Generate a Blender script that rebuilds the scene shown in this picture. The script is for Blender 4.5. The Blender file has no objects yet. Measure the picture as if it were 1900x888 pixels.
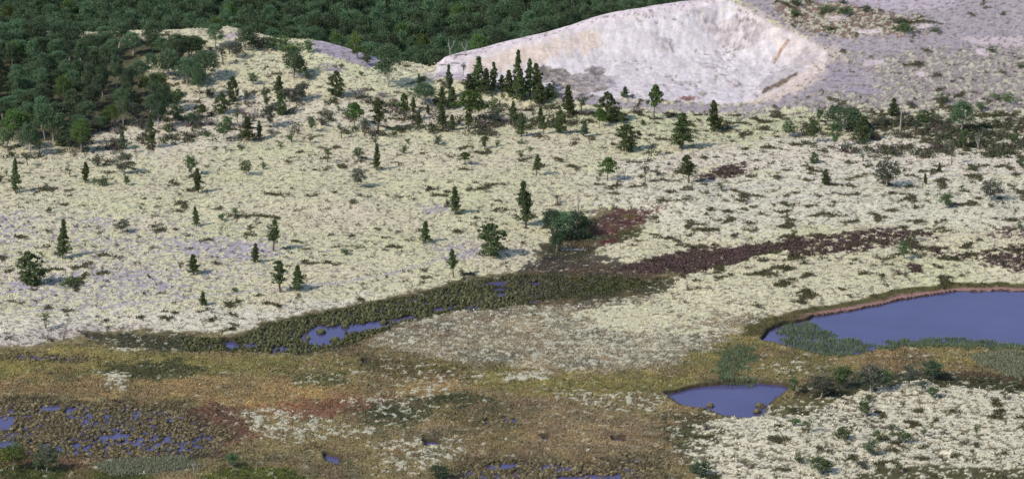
import bpy, math, random
import numpy as np
from mathutils import Vector

# ---------------------------------------------------------------- camera, world, sun, exposure
S = bpy.context.scene
PW, PH = 1900.0, 888.0                      # photograph size
HFOV = math.radians(16.0)
FP = PW/2/math.tan(HFOV/2)                  # focal length in photograph pixels
PITCH = math.radians(16.0)
CAMZ = 120.0
cd = bpy.data.cameras.new('camera'); cam = bpy.data.objects.new('camera', cd)
S.collection.objects.link(cam); S.camera = cam
cam.location = (0, 0, CAMZ); cam.rotation_euler = (math.radians(90)-PITCH, 0, 0)
cd.angle = HFOV; cd.clip_start = 1; cd.clip_end = 12000
SUN_EL = math.radians(42)
SHX, SHY = 0.82, 0.57                       # direction in which shadows fall
w = bpy.data.worlds.new('World'); S.world = w; w.use_nodes = True
nt = w.node_tree; bg = nt.nodes['Background']
sky = nt.nodes.new('ShaderNodeTexSky'); sky.sky_type = 'NISHITA'; sky.sun_disc = False
sky.sun_elevation = SUN_EL; sky.sun_rotation = math.atan2(-SHX, -SHY)
sky.air_density = 1.0; sky.dust_density = 1.0; sky.ozone_density = 2.5
nt.links.new(sky.outputs[0], bg.inputs[0]); bg.inputs[1].default_value = 0.118
sl = bpy.data.lights.new('sun', 'SUN'); sl.energy = 2.45; sl.angle = math.radians(0.6); sl.color = (1, 0.93, 0.84)
so = bpy.data.objects.new('sun', sl); S.collection.objects.link(so)
hs = math.hypot(SHX, SHY)
so.rotation_euler = Vector((SHX/hs*math.cos(SUN_EL), SHY/hs*math.cos(SUN_EL), -math.sin(SUN_EL))).to_track_quat('-Z', 'Y').to_euler()
S.view_settings.view_transform = 'Standard'; S.view_settings.look = 'None'
S.view_settings.exposure = 0.56; S.view_settings.gamma = 1.0
S.cycles.max_bounces = 5; S.cycles.transparent_max_bounces = 4
random.seed(7); rng = np.random.default_rng(7)

# ---------------------------------------------------------------- small maths
def hsh(ix, iy, seed):
    with np.errstate(over='ignore'):
        h = (ix.astype(np.int64)*374761393 + iy.astype(np.int64)*668265263 + seed*974634777) & 0xffffffff
        h = ((h ^ (h >> 13))*1274126177) & 0xffffffff
        return (h ^ (h >> 16))
_A = np.linspace(0, 2*np.pi, 256, endpoint=False); _C, _S = np.cos(_A), np.sin(_A)
def perlin(x, y, seed=0):
    x = np.asarray(x, float); y = np.asarray(y, float)
    ix = np.floor(x); iy = np.floor(y); fx = x-ix; fy = y-iy
    u = fx*fx*fx*(fx*(fx*6-15)+10); v = fy*fy*fy*(fy*(fy*6-15)+10)
    def g(a, b):
        k = (hsh(ix+a, iy+b, seed) & 255).astype(int)
        return _C[k]*(fx-a) + _S[k]*(fy-b)
    a = g(0, 0); b = g(1, 0); c = g(0, 1); d = g(1, 1)
    return 1.45*((a+(b-a)*u) + ((c+(d-c)*u) - (a+(b-a)*u))*v)
def fbm(x, y, s, seed=0, octv=3, gain=.5):
    r = 0; a = 1; t = 0
    for i in range(octv):
        r = r + a*perlin(np.asarray(x)/s+17.3*i, np.asarray(y)/s-9.1*i, seed+i); t += a; a *= gain; s *= .5
    return r/t
_STD = {}
def ufbm(x, y, s, seed=0, octv=3, gain=.5):
    """fbm spread evenly over 0..1"""
    k = (octv, gain)
    if k not in _STD:
        r = np.random.default_rng(1); _STD[k] = fbm(r.uniform(0, 900, 6000), r.uniform(0, 900, 6000), 1.0, 5, octv, gain).std()
    return .5*(1+np.tanh(.8*fbm(x, y, s, seed, octv, gain)/_STD[k]))
def sstep(a, b, x):
    t = np.clip((x-a)/(b-a), 0, 1); return t*t*(3-2*t)
def polysd(P, x, y, mg=8.0):
    """signed distance to polygon, negative inside; +mg where farther than mg from its box"""
    P = np.asarray(P, float); sd = np.full(x.shape, mg)
    m = (x > P[:, 0].min()-mg) & (x < P[:, 0].max()+mg) & (y > P[:, 1].min()-mg) & (y < P[:, 1].max()+mg)
    if not m.any(): return sd
    X = x[m]; Y = y[m]; d2 = np.full(X.shape, 1e9); ins = np.zeros(X.shape, bool)
    for i in range(len(P)):
        ax, ay = P[i]; bx, by = P[(i+1) % len(P)]
        ex, ey = bx-ax, by-ay; L = ex*ex+ey*ey+1e-9
        t = np.clip(((X-ax)*ex+(Y-ay)*ey)/L, 0, 1)
        d2 = np.minimum(d2, (X-ax-t*ex)**2+(Y-ay-t*ey)**2)
        c = (ay > Y) != (by > Y)
        if ey != 0: ins ^= c & (X < ax+ex*(Y-ay)/ey)
    d = np.sqrt(d2); d[ins] *= -1
    sd[m] = np.minimum(d, mg); return sd
def linesd(P, x, y, mg=5.0):
    P = np.asarray(P, float); sd = np.full(x.shape, mg)
    m = (x > P[:, 0].min()-mg) & (x < P[:, 0].max()+mg) & (y > P[:, 1].min()-mg) & (y < P[:, 1].max()+mg)
    if not m.any(): return sd
    X = x[m]; Y = y[m]; d2 = np.full(X.shape, 1e9)
    for i in range(len(P)-1):
        ax, ay = P[i]; bx, by = P[i+1]; ex, ey = bx-ax, by-ay; L = ex*ex+ey*ey+1e-9
        t = np.clip(((X-ax)*ex+(Y-ay)*ey)/L, 0, 1)
        d2 = np.minimum(d2, (X-ax-t*ex)**2+(Y-ay-t*ey)**2)
    sd[m] = np.minimum(np.sqrt(d2), mg); return sd

# ---------------------------------------------------------------- the lie of the land
def tand(py): return np.tan(PITCH + np.arctan((np.asarray(py, float)-PH/2)/FP))
# crest of the ridge and the sand hill: bearing (x per metre of depth), depth of the crest, its height, depth of its toe
CREST = [(-400, 72, 512, 455), (0, 72, 512, 460), (300, 68, 510, 464), (430, 62, 511, 468), (520, 82, 506, 468), (600, 88, 503, 468), (700, 116, 498, 472),
         (785, 133, 495, 478), (803, 136, 494, 481), (826, 119, 496, 483), (862, 107, 498, 483), (930, 88, 501, 483), (1000, 71, 503, 481), (1100, 43, 507, 479), (1200, 24, 509, 478), (1300, 8, 512, 478),
         (1350, 0, 513, 478), (1430, -14, 517, 478), (1520, -25, 521, 478), (2300, -25, 521, 478)]
_cu = np.array([(c[0]-950)/math.hypot(FP, 0)/math.cos(PITCH-.03) for c in CREST])
_cY = np.array([c[2] for c in CREST], float); _cT = np.array([c[3] for c in CREST], float)
_cZ = CAMZ - _cY*tand([c[1] for c in CREST])
BOG0 = [(-300,650),(70,640),(200,612),(330,618),(430,622),(510,592),(650,562),(780,537),(870,515),(965,503),(1000,470),(1020,440),(1060,432),(1110,395),(1180,392),
        (1210,400),(1190,430),(1130,452),(1105,480),(1180,490),(1260,468),(1400,456),(1440,466),(1380,484),(1290,503),(1240,525),(1200,545),(1230,560),(1290,570),
        (1310,578),(1400,585),(1480,580),(1560,565),(1650,552),(1700,540),(1780,530),(1860,528),(2100,540),(2100,700),(1900,712),(1700,692),(1560,712),(1480,742),(1440,772),
        (1350,778),(1295,792),(1290,850),(1330,960),(-300,960)]
def flat_unproj(P, z=0.0):
    P = np.asarray(P, float); t = tand(P[:, 1]); Y = (CAMZ-z)/t
    sl_ = np.hypot(Y, CAMZ-z)*np.cos(np.arctan((P[:, 1]-PH/2)/FP))
    return np.stack([(P[:, 0]-PW/2)/FP*sl_, Y], 1)
BOGW = flat_unproj(BOG0, .15)
def macro(x, Y):
    x = np.asarray(x, float); Y = np.asarray(Y, float)
    u = x/np.maximum(Y, 300.)
    zc = np.interp(u, _cu, _cZ); Yc = np.interp(u, _cu, _cY); Yt = np.interp(u, _cu, _cT)
    k = sstep(-.02, .03, u)                                     # 0 over the ridge, 1 over the sand hill
    t = np.clip((Y-Yt)/(Yc-Yt), 0, 1)
    z = zc*((1-k)*(t*t*(3-2*t)*.6+t*.4) + k*t)
    over = np.maximum(Y-Yc, 0)
    r = sstep(.062, .078, u)                                    # 1 where the plateau runs on behind
    fall = np.maximum(-7.5-0*zc, -.47*over*sstep(0, 6, over)-0*over)
    back = np.where(r > .5, .12*over, 0)
    z = z + (1-r)*np.maximum(fall, -5.5-zc) + r*(.16*np.minimum(over, 60))
    z = z + np.maximum(Y-566, 0)*.09*(1-r)
    # heath stands a little over the bog
    d = polysd(BOGW, x, Y, 9.)
    z = z + .55*sstep(-.5, 8, d)
    return z
def to_px(x, Y, z):
    c, s = math.cos(PITCH), math.sin(PITCH)
    dz = z-CAMZ; f = Y*c - dz*s; v = Y*s + dz*c
    return PW/2+FP*x/f, PH/2-FP*v/f
_Ys = np.arange(300, 760, .5)
def unproj(P):
    out = []
    for px, py in P:
        b = math.atan((py-PH/2)/FP); c, s = math.cos(PITCH), math.sin(PITCH)
        # ray direction
        dx = (px-PW/2)/FP; dy = c - math.tan(b)*s; dz = -s - math.tan(b)*c
        X = dx/dy*_Ys; Z = CAMZ+dz/dy*_Ys
        m = macro(X, _Ys)-Z; i = int(np.argmax(m > 0))
        if m[i] <= 0: i = len(_Ys)-1
        a = m[i-1]; t = 0 if i == 0 else min(1, max(0, -a/(m[i]-a+1e-9)))
        Y = _Ys[i-1]+t*.5; out.append((dx/dy*Y, Y))
    return np.array(out)

# ---------------------------------------------------------------- zones of ground cover, outlined on the land
LICH = (.575, .53, .345)
PIT = [(800,136),(826,118),(862,106),(900,96),(930,86),(1000,70),(1050,54),(1100,42),(1200,24),(1300,7),(1350,0),(1400,22),(1440,45),(1500,72),(1538,96),(1528,125),(1490,150),(1430,180),(1385,191),
       (1290,190),(1200,186),(1120,180),(1040,165),(960,160),(880,150),(830,142)]
WATER = [[(1512,584),(1560,576),(1620,565),(1700,546),(1780,537),(1860,535),(2100,548),(2100,655),(1900,648),(1800,642),(1700,640),(1640,646),(1600,655),(1540,660),(1480,645),(1440,635),(1412,630),(1420,612),(1450,600),(1480,594)],
 [(1232,727),(1270,718),(1310,712),(1345,708),(1400,706),(1440,709),(1468,717),(1440,738),(1422,756),(1415,772),(1370,776),(1330,766),(1300,757),(1262,750)],
 [(558,616),(590,600),(640,598),(700,592),(770,581),(778,590),(700,608),(650,617),(630,632),(600,644),(560,634)],
 [(500,642),(530,635),(542,648),(505,656)],[(412,630),(440,627),(442,642),(425,643)],[(915,532),(942,531),(940,535),(917,536)],[(800,570),(850,560),(852,567),(810,577)],
 [(-20,765),(30,768),(28,792),(-20,795)],[(75,750),(120,746),(108,757),(80,757)],[(168,803),(240,799),(238,810),(180,813)],[(274,781),(300,779),(299,793),(278,790)],
 [(-20,812),(40,815),(35,828),(-20,828)],[(68,818),(92,819),(88,834),(72,830)],[(783,816),(813,814),(810,826),(788,826)],[(998,807),(1014,806),(1011,815)],
 [(1136,809),(1160,809),(1157,818),(1138,818)],[(900,858),(965,853),(960,866),(905,868)],[(1020,881),(1090,877),(1150,875),(1150,884),(1080,886),(1015,890)],[(1108,849),(1127,848),(1125,856)],
 [(1308,791),(1338,795),(1312,800)],[(1368,855),(1402,858),(1398,866)],[(600,837),(632,845),(626,861),(606,856)],[(1742,844),(1757,847),(1750,852)],[(150,618),(190,622),(170,628)],[(670,666),(686,666),(684,672),(672,672)]]
G_OL = (.19,.155,.075); G_DK = (.055,.06,.028); G_BR = (.16,.105,.055)
# (polygon, feather m, edge wobble m, {cov, und, lic, mat, rough}, strength)
Z = [
 ([(-300,-60),(-300,220),(60,245),(160,215),(240,190),(300,120),(300,70),(430,60),(520,84),(600,92),(700,118),(800,134),(860,112),(1000,76),(1100,46),(1200,28),(1300,10),(1345,0),(1300,-60)], 3, 2, dict(cov=.1, und=(.045,.05,.022), mat=.2), .0),
 # tints over the lichen heath
 ([(120,235),(300,190),(420,160),(560,190),(700,180),(860,190),(860,240),(700,235),(520,235),(420,275),(250,300),(150,290)], 3, 3, dict(lic=(.62,.55,.44)), .6),
 ([(440,70),(600,92),(700,118),(850,140),(860,165),(700,165),(560,130),(450,110)], 2, 2, dict(lic=(.58,.565,.36)), .8),
 ([(1020,195),(1200,205),(1500,195),(1720,240),(1500,270),(1250,255),(1050,225)], 3, 2, dict(lic=(.53,.525,.32), cov=.78, mat=.35), .9),
 ([(1380,270),(1500,250),(1990,270),(1990,330),(1500,330),(1300,310),(1150,330),(1140,300)], 3, 3, dict(lic=(.64,.57,.46), mat=.2), .8),
 ([(1100,330),(1500,320),(1990,330),(1990,430),(1500,420),(1250,440),(1150,400)], 4, 3, dict(mat=.24, lic=(.62,.575,.44)), .8),
 ([(1500,195),(1600,188),(1990,185),(1990,285),(1850,290),(1700,262),(1560,250)], 2, 2, dict(cov=.5, mat=.4, und=(.09,.075,.04), lic=(.52,.49,.35)), .9),
 ([(1540,230),(1620,215),(1800,225),(1990,235),(1990,262),(1850,280),(1700,258),(1560,248)], 2, 2, dict(cov=.25, mat=.45, und=(.07,.06,.03)), .8),
 # violet gravel plateau
 ([(1380,-80),(2400,-80),(2400,200),(1600,196),(1480,204),(1300,212),(1150,207),(1030,180),(1040,166),(1180,184),(1290,192),(1400,190),(1520,130),(1538,98),(1500,70),(1440,40),(1350,-4)], 1.2, 1.2, dict(cov=0, und=(.335,.29,.30), mat=.03, lic=(.46,.43,.32)), 1),
 ([(1440,-10),(1620,12),(1710,28),(1725,62),(1560,72),(1480,55),(1450,30)], 1.5, 1.5, dict(cov=.5, und=(.19,.12,.085), mat=.2), .9),
 ([(1530,108),(1700,98),(1900,84),(2100,100),(2100,200),(1560,200),(1470,200),(1540,165),(1640,150),(1560,120)], 2.5, 2.5, dict(cov=.32, mat=.12, und=(.27,.225,.21)), .85),
 ([(1470,205),(1550,180),(1600,196),(1520,215),(1400,222),(1330,212)], 1.5, 1.5, dict(cov=.4, und=(.28,.23,.23), mat=.3), .8),
 ([(1535,34),(1570,27),(1575,36),(1540,42)], .4, .4, dict(cov=0, und=(.6,.5,.48), mat=0), 1), ([(1585,57),(1635,55),(1640,66),(1590,66)], .4, .4, dict(cov=0, und=(.6,.5,.48), mat=0), 1),
 ([(1690,44),(1730,46),(1720,54),(1695,54)], .4, .4, dict(cov=0, und=(.6,.5,.48), mat=0), 1), ([(1805,92),(1825,88),(1832,104),(1810,100)], .4, .4, dict(cov=0, und=(.6,.5,.5), mat=0), 1),
 ([(1697,132),(1714,132),(1718,146),(1700,142)], .4, .4, dict(cov=0, und=(.6,.5,.48), mat=0), 1), ([(1600,112),(1640,108),(1645,120),(1610,122)], .5, .5, dict(cov=0, und=(.55,.46,.46), mat=0), .8),
 ([(1770,68),(1990,72),(1990,86),(1800,82)], .8, .8, dict(cov=0, und=(.52,.43,.43), mat=0), .8), ([(1520,-6),(1770,-6),(1760,14),(1640,20),(1560,8)], 1.2, 1, dict(cov=0, und=(.44,.37,.40), mat=0), .8),
 ([(1560,160),(1620,158),(1640,170),(1570,176)], .8, .8, dict(cov=0, und=(.33,.28,.33), mat=0), .8), ([(1500,120),(1560,112),(1620,130),(1560,160),(1500,165)], 1, 1, dict(cov=0, und=(.32,.27,.3), mat=0), .7),
 # sand face
 (PIT, .45, .5, dict(cov=0, mat=0, und=(.61,.55,.54)), 1),
 ([(862,108),(1000,72),(1100,50),(1110,66),(1020,92),(940,118),(880,128)], 1.5, 1, dict(und=(.62,.475,.36)), .65),
 ([(1365,-6),(1450,38),(1560,96),(1545,130),(1480,175),(1400,196),(1380,190),(1440,165),(1500,120),(1450,80),(1390,40)], 1.0, 1.5, dict(und=(.62,.50,.42)), .45),
 ([(1380,190),(1440,165),(1520,110),(1530,128),(1470,175),(1420,190)], 1, .6, dict(und=(.62,.5,.42)), .8),
 ([(982,116),(1010,104),(1040,104),(1060,112),(1085,112),(1095,94),(1115,98),(1120,112),(1142,128),(1130,140),(1120,165),(1085,172),(1040,162),(1000,150)], .5, .8, dict(und=(.235,.20,.18)), 1),
 ([(1270,8),(1330,12),(1340,30),(1300,34)], .5, .8, dict(und=(.30,.255,.25)), 0.6),
 ([(1300,24),(1370,20),(1425,45),(1400,64),(1340,52)], .5, .8, dict(und=(.30,.255,.25)), 0.7),
 ([(1220,50),(1250,48),(1256,62),(1224,64)], .5, .8, dict(und=(.30,.255,.25)), 0.8),
 ([(1290,80),(1325,82),(1340,98),(1300,96)], .5, .8, dict(und=(.30,.255,.25)), 0.8),
 ([(1350,124),(1385,130),(1375,146),(1355,140)], .5, .8, dict(und=(.30,.255,.25)), 0.8),
 ([(1240,126),(1295,126),(1290,133),(1250,134)], .5, .8, dict(und=(.30,.255,.25)), 0.7),
 ([(1195,136),(1245,136),(1240,144),(1200,144)], .5, .8, dict(und=(.30,.255,.25)), 0.6),
 ([(1395,160),(1440,110),(1500,80),(1515,105),(1470,140),(1420,165)], .5, .8, dict(und=(.30,.255,.25)), 0.55),
 ([(1060,120),(1150,112),(1140,150),(1080,165)], .5, .8, dict(und=(.30,.255,.25)), 0.5),
 ([(985,118),(1010,105),(1040,105),(1055,118),(1020,128)], .5, .5, dict(und=(.17,.145,.13)), .9), ([(1082,98),(1112,96),(1122,114),(1100,116)], .5, .5, dict(und=(.17,.145,.14)), .9),
 ([(1404,176),(1420,160),(1450,142),(1478,128),(1482,134),(1450,156),(1425,170)], .25, .3, dict(und=(.13,.09,.055)), .9),
 ([(1430,90),(1462,66),(1466,69),(1436,92)], .2, .2, dict(und=(.33,.2,.13)), .9),
 ([(1250,183),(1266,178),(1292,176),(1298,184),(1275,188)], .5, .6, dict(und=(.17,.075,.06)), .9), ([(1213,184),(1240,184),(1236,188),(1216,188)], .2, .2, dict(und=(.14,.05,.04)), .9),
 ([(1295,162),(1308,160),(1312,172),(1300,174)], .3, .3, dict(und=(.17,.15,.08)), .8),
 # bare strips on the ridge
 ([(578,80),(640,88),(690,103),(712,118),(716,127),(660,120),(620,108),(585,98)], .5, .4, dict(cov=0, mat=0, und=(.34,.29,.33)), 1),
 ([(580,78),(640,86),(690,101),(712,116),(690,108),(640,92)], .3, .3, dict(cov=0, mat=0, und=(.5,.44,.46)), .7),
 ([(595,120),(625,121),(640,130),(620,136),(600,130)], .6, .6, dict(cov=.05, und=(.27,.23,.26)), .9),
 ([(785,134),(850,136),(1000,165),(1000,172),(900,158),(800,146)], .5, .4, dict(cov=.05, mat=0, und=(.40,.34,.38)), .9),
 ([(415,64),(445,62),(442,72),(420,74)], .5, .4, dict(cov=.3, und=(.45,.36,.40)), .9),
 # violet sandy ground on the outer heath
 ([(-40,400),(45,402),(50,440),(-40,462)], 1.5, 1.5, dict(cov=.14, und=(.375,.335,.362)), .9), ([(150,410),(180,400),(212,405),(210,420),(170,418)], .6, .6, dict(cov=.05, und=(.46,.40,.46)), 1),
 ([(130,444),(200,438),(290,448),(280,460),(200,458)], .8, 1.2, dict(cov=.2, und=(.30,.25,.31)), .9), ([(-40,545),(20,520),(130,492),(240,508),(330,530),(360,545),(200,560),(60,560)], 2, 2, dict(cov=.25, und=(.375,.335,.362)), .9),
 ([(-60,395),(240,400),(420,430),(600,460),(560,500),(360,560),(120,580),(-60,575)], 4, 4, dict(cov=.62, und=(.37,.33,.355)), .7),
 ([(20,525),(60,520),(90,535),(40,545)], .8, .8, dict(cov=.05, und=(.45,.4,.47)), .8),
 ([(300,440),(480,450),(520,470),(420,480),(310,466)], 2, 2, dict(cov=.14, und=(.375,.335,.362)), .9), ([(780,450),(900,450),(930,480),(860,480)], 2, 1.5, dict(cov=.14, und=(.375,.335,.362)), .8), ([(170,500),(330,500),(340,540),(180,530)], 2, 2, dict(cov=.14, und=(.375,.335,.362)), .6),
 ([(780,380),(830,378),(840,396),(790,400)], 1, 1, dict(cov=.14, und=(.375,.335,.362)), .7),
 ([(-40,590),(200,580),(520,570),(700,540),(700,575),(430,620),(200,610),(-40,645)], 2, 2, dict(lic=(.63,.58,.47), mat=.12), .7),
 ([(-40,628),(180,600),(300,608),(280,622),(80,645),(-40,655)], .8, .8, dict(lic=(.50,.44,.38), cov=.7, und=(.2,.16,.14)), .8),
 # the heather
 ([(1140,500),(1200,482),(1290,460),(1420,452),(1500,440),(1620,425),(1735,420),(1720,436),(1620,460),(1540,478),(1470,480),(1440,465),(1380,487),(1290,507),(1220,505)], 1.3, 2.0, dict(cov=.06, mat=.3, und=(.112,.070,.070)), 1),
 ([(1690,448),(1760,470),(1830,475),(1900,455),(1990,450),(1990,505),(1850,492),(1760,480),(1700,462)], 1.3, 2.0, dict(cov=.08, mat=.3, und=(.112,.070,.070)), 1), ([(1290,326),(1330,311),(1390,299),(1382,318),(1322,334)], 1.0, 1.2, dict(cov=.15, mat=.5, und=(.112,.070,.070)), 1),
 ([(1680,489),(1712,489),(1716,506),(1690,508)], .4, .5, dict(cov=.1, und=(.112,.070,.070)), 1), ([(1650,500),(1685,505),(1682,512)], .4, .4, dict(cov=.1, und=(.09,.04,.04)), 1), ([(1850,420),(1990,425),(1990,450),(1820,445)], 1, 1, dict(cov=.45, und=(.085,.04,.045)), .9),
 ([(1215,380),(1190,388),(1100,384),(1090,395),(1150,400),(1250,390)], 1, 1, dict(cov=.45, und=(.13,.05,.05)), .8),
 ([(1140,500),(1200,478),(1290,456),(1420,448),(1500,436),(1620,421),(1740,416),(1725,440),(1620,466),(1540,484),(1470,484),(1380,492),(1290,512),(1220,510)], 1.6, 2.5, dict(cov=.5, mat=.3, und=(.13,.08,.08)), .6),
 ([(1680,444),(1760,462),(1830,468),(1900,445),(1990,440),(1990,512),(1850,500),(1760,490),(1690,470)], 1.6, 2.5, dict(cov=.5, mat=.3, und=(.13,.08,.08)), .6),
 # the bog
 (BOG0, .7, 1.0, dict(cov=.012, und=G_OL, lic=(.47,.44,.32), mat=.05), 1),
 ([(640,600),(760,575),(900,560),(1060,545),(1200,545),(1330,570),(1420,590),(1400,620),(1330,650),(1250,682),(1100,692),(950,680),(800,665),(700,640)], 2, 2, dict(cov=.24, und=(.27,.23,.15)), .95),
 ([(340,760),(420,760),(460,800),(430,850),(360,830)], 1.5, 1.5, dict(und=(.085,.055,.04), cov=.02), .7),
 ([(1010,590),(1200,590),(1350,610),(1300,650),(1150,670),(1050,650)], 3, 2, dict(cov=.45, und=(.26,.225,.15)), .9),
 ([(1075,580),(1160,562),(1290,556),(1330,580),(1300,600),(1180,618),(1100,608)], 1.5, 2, dict(cov=.88, lic=LICH), .95), ([(1230,612),(1300,600),(1335,615),(1270,625)], 1, 1, dict(cov=.8, lic=LICH), .9),
 ([(1195,520),(1240,528),(1290,505),(1400,480),(1450,470),(1480,500),(1480,580),(1310,578),(1240,560),(1190,548)], 1, 1, dict(cov=.82, lic=LICH), .9),
 ([(1105,482),(1140,462),(1230,450),(1400,440),(1400,455),(1260,468),(1180,488),(1130,494)], .7, .8, dict(cov=.85, lic=LICH), .9), ([(1130,500),(1180,492),(1220,498),(1180,507)], .6, .6, dict(cov=.7, lic=LICH), .8),
 ([(-60,665),(150,640),(330,655),(600,660),(850,670),(1000,700),(1240,690),(1320,640),(1420,600),(1440,640),(1310,700),(1230,725),(1000,735),(800,700),(600,690),(300,700),(-60,720)], 1.5, 2.5, dict(cov=.012, und=(.20,.175,.06)), .9),
 ([(-60,700),(300,700),(520,700),(700,715),(900,710),(760,760),(600,750),(400,760),(330,740),(-60,735)], 2, 2.5, dict(cov=.012, und=(.27,.19,.085)), .85),
 ([(480,750),(640,735),(760,735),(720,755),(600,775),(500,775)], 2, 1.5, dict(und=(.22,.105,.06)), .8), ([(400,745),(450,760),(480,800),(440,830),(380,810),(345,770)], 1.5, 1.5, dict(cov=.04, und=(.15,.075,.05)), .8),
 ([(560,670),(800,660),(900,700),(800,715),(700,700)], 2, 2, dict(und=(.17,.12,.06), cov=.15), .6),
 ([(960,740),(1280,780),(1290,870),(1080,840),(850,850),(760,800)], 3, 2.5, dict(cov=.05, und=(.23,.17,.095)), .8),
 ([(800,735),(1000,760),(980,840),(860,830)], 2, 2, dict(und=(.15,.12,.05)), .6),
 ([(190,675),(330,668),(420,690),(300,706),(200,695)], 1, 1.2, dict(und=G_DK), .85), ([(540,690),(640,690),(640,714),(550,716)], 1, 1, dict(und=(.07,.08,.03), cov=.15), .85),
 ([(640,765),(760,730),(820,750),(760,788),(690,792)], 1, 1.2, dict(und=(.065,.075,.035), cov=.14), .85), ([(780,735),(870,727),(912,742),(850,757)], 1, 1, dict(und=G_DK, cov=.05), .85),
 ([(1225,760),(1330,758),(1345,800),(1325,870),(1255,850)], 1.5, 1.5, dict(und=(.065,.07,.035), cov=.14), .85), ([(660,655),(860,680),(900,700),(800,700),(640,675)], 1.2, 1.2, dict(und=(.08,.08,.03)), .6),
 ([(430,765),(520,755),(620,780),(720,800),(600,815),(480,818)], 1.2, 1.5, dict(cov=.38), .9), ([(690,820),(850,810),(860,840),(780,880),(720,870)], 1, 1.5, dict(cov=.36), .9),
 ([(190,690),(240,690),(232,725),(195,720)], .7, .8, dict(cov=.5), .9), ([(640,745),(800,700),(870,703),(800,740),(700,765)], 1, 1.5, dict(cov=.25), .9), ([(930,690),(1010,688),(1012,706),(940,706)], .6, .8, dict(cov=.7), .9),
 ([(1000,718),(1240,735),(1235,765),(1050,750)], 1, 1.5, dict(cov=.28), .9), ([(190,645),(260,640),(270,652),(200,656)], .8, .8, dict(cov=.5), .8), ([(860,690),(900,690),(920,705),(870,705)], .6, .8, dict(cov=.4), .8),
 # lower lichen slope
 ([(1290,790),(1380,772),(1480,745),(1560,735),(1700,705),(1900,730),(2100,742),(2100,960),(1330,960),(1290,850)], .8, 1.2, dict(cov=.73, mat=.12, lic=(.60,.55,.40), und=(.17,.145,.09)), 1),
 ([(1520,740),(1600,750),(1690,790),(1640,805),(1540,790),(1480,775)], 1.5, 1.5, dict(cov=.55, und=(.09,.07,.05)), .8), ([(1290,790),(1370,800),(1360,860),(1300,850)], 1, 1, dict(cov=.55, und=(.1,.09,.05)), .7),
 ([(1580,878),(1650,862),(1780,868),(2000,872),(2000,960),(1560,960)], .8, 1, dict(cov=.12, und=(.075,.07,.03)), .95), ([(1680,800),(1760,800),(1760,815),(1690,812)], 1, 1, dict(cov=.4, und=(.12,.08,.07)), .7),
 ([(1390,840),(1460,830),(1460,860),(1400,866)], 1, 1, dict(cov=.5), .7),
 # dark turf between the ponds and the orange bank
 ([(1466,742),(1500,705),(1700,688),(1820,686),(1900,700),(2100,712),(2100,734),(1850,724),(1700,708),(1560,738)], .8, .9, dict(cov=.05, und=(.045,.045,.022)), 1), ([(1418,776),(1468,734),(1560,740),(1490,772)], .6, .8, dict(cov=.08, und=(.10,.09,.035)), .9),
 ([(1395,650),(1440,638),(1520,662),(1600,658),(1700,642),(1800,648),(2100,650),(2100,690),(1840,680),(1700,685),(1560,690),(1480,700),(1450,710),(1380,690)], .8, 1, dict(cov=.05, und=(.20,.165,.065)), .95),
 ([(1420,678),(1490,672),(1500,688),(1440,692)], .6, .8, dict(cov=.35), .8), ([(1800,660),(1860,650),(2100,660),(2100,705),(1860,700)], 1, 1, dict(und=(.10,.115,.07)), .8), ([(1600,655),(1720,645),(1740,690),(1600,690)], 1, 1, dict(und=(.17,.115,.065)), .7),
 # black marsh, red moss, dark band of tussocks
 ([(980,485),(1040,465),(1100,470),(1180,490),(1240,500),(1200,530),(1050,518),(955,508)], .8, 1, dict(cov=.04, und=(.07,.058,.045)), .95), ([(1000,470),(1025,440),(1110,440),(1180,425),(1200,432),(1130,455),(1080,482)], .6, .8, dict(cov=.03, und=(.065,.06,.033)), .95),
 ([(1050,425),(1120,400),(1140,440),(1060,450)], .6, .8, dict(cov=.03, und=(.07,.075,.04)), .9),
 ([(1095,410),(1150,390),(1212,392),(1192,415),(1150,438),(1100,438)], 1.0, 1.3, dict(cov=.05, und=(.10,.044,.042)), .95), ([(1150,424),(1205,422),(1190,438),(1140,440)], .3, .4, dict(und=(.085,.08,.03)), .9), ([(1152,396),(1180,396),(1178,406),(1154,406)], .2, .3, dict(und=(.11,.085,.035)), .9), ([(1110,450),(1145,440),(1140,448),(1115,456)], .3, .3, dict(und=(.11,.03,.035)), .9),
 ([(1040,462),(1060,461),(1088,463),(1086,465),(1045,465)], .15, .15, dict(und=(.36,.33,.32)), .8),
 ([(230,625),(330,622),(430,628),(510,596),(650,566),(780,541),(870,518),(960,507),(1080,507),(1200,512),(1260,520),(1230,545),(1100,560),(950,570),(820,580),(740,605),(660,640),(560,660),(480,650),(350,655)], .8, 1, dict(cov=.02, und=(.062,.06,.03)), .95),
 ([(150,618),(330,618),(380,640),(300,655),(180,640)], 1, 1, dict(cov=.08, und=(.07,.07,.04)), .8),
 ([(780,558),(850,548),(880,552),(800,566)], .4, .4, dict(cov=.3, und=(.19,.16,.11)), .9),
 ([(1140,502),(1195,484),(1290,462),(1420,454),(1500,446),(1480,478),(1440,465),(1380,487),(1290,505),(1220,505)], .9, 1.6, dict(cov=.06, mat=.3, und=(.112,.070,.070)), 1),
 # pools field on the near bog and turf at the lower edge
 ([(-60,735),(60,735),(170,745),(330,745),(350,770),(440,800),(400,845),(300,860),(130,850),(-60,842)], 1, 1, dict(cov=.02, und=(.075,.06,.035)), .95), ([(850,855),(960,845),(1100,855),(1230,850),(1260,890),(1240,940),(840,940)], 1, 1, dict(cov=.05, und=(.11,.085,.045)), .9),
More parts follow.
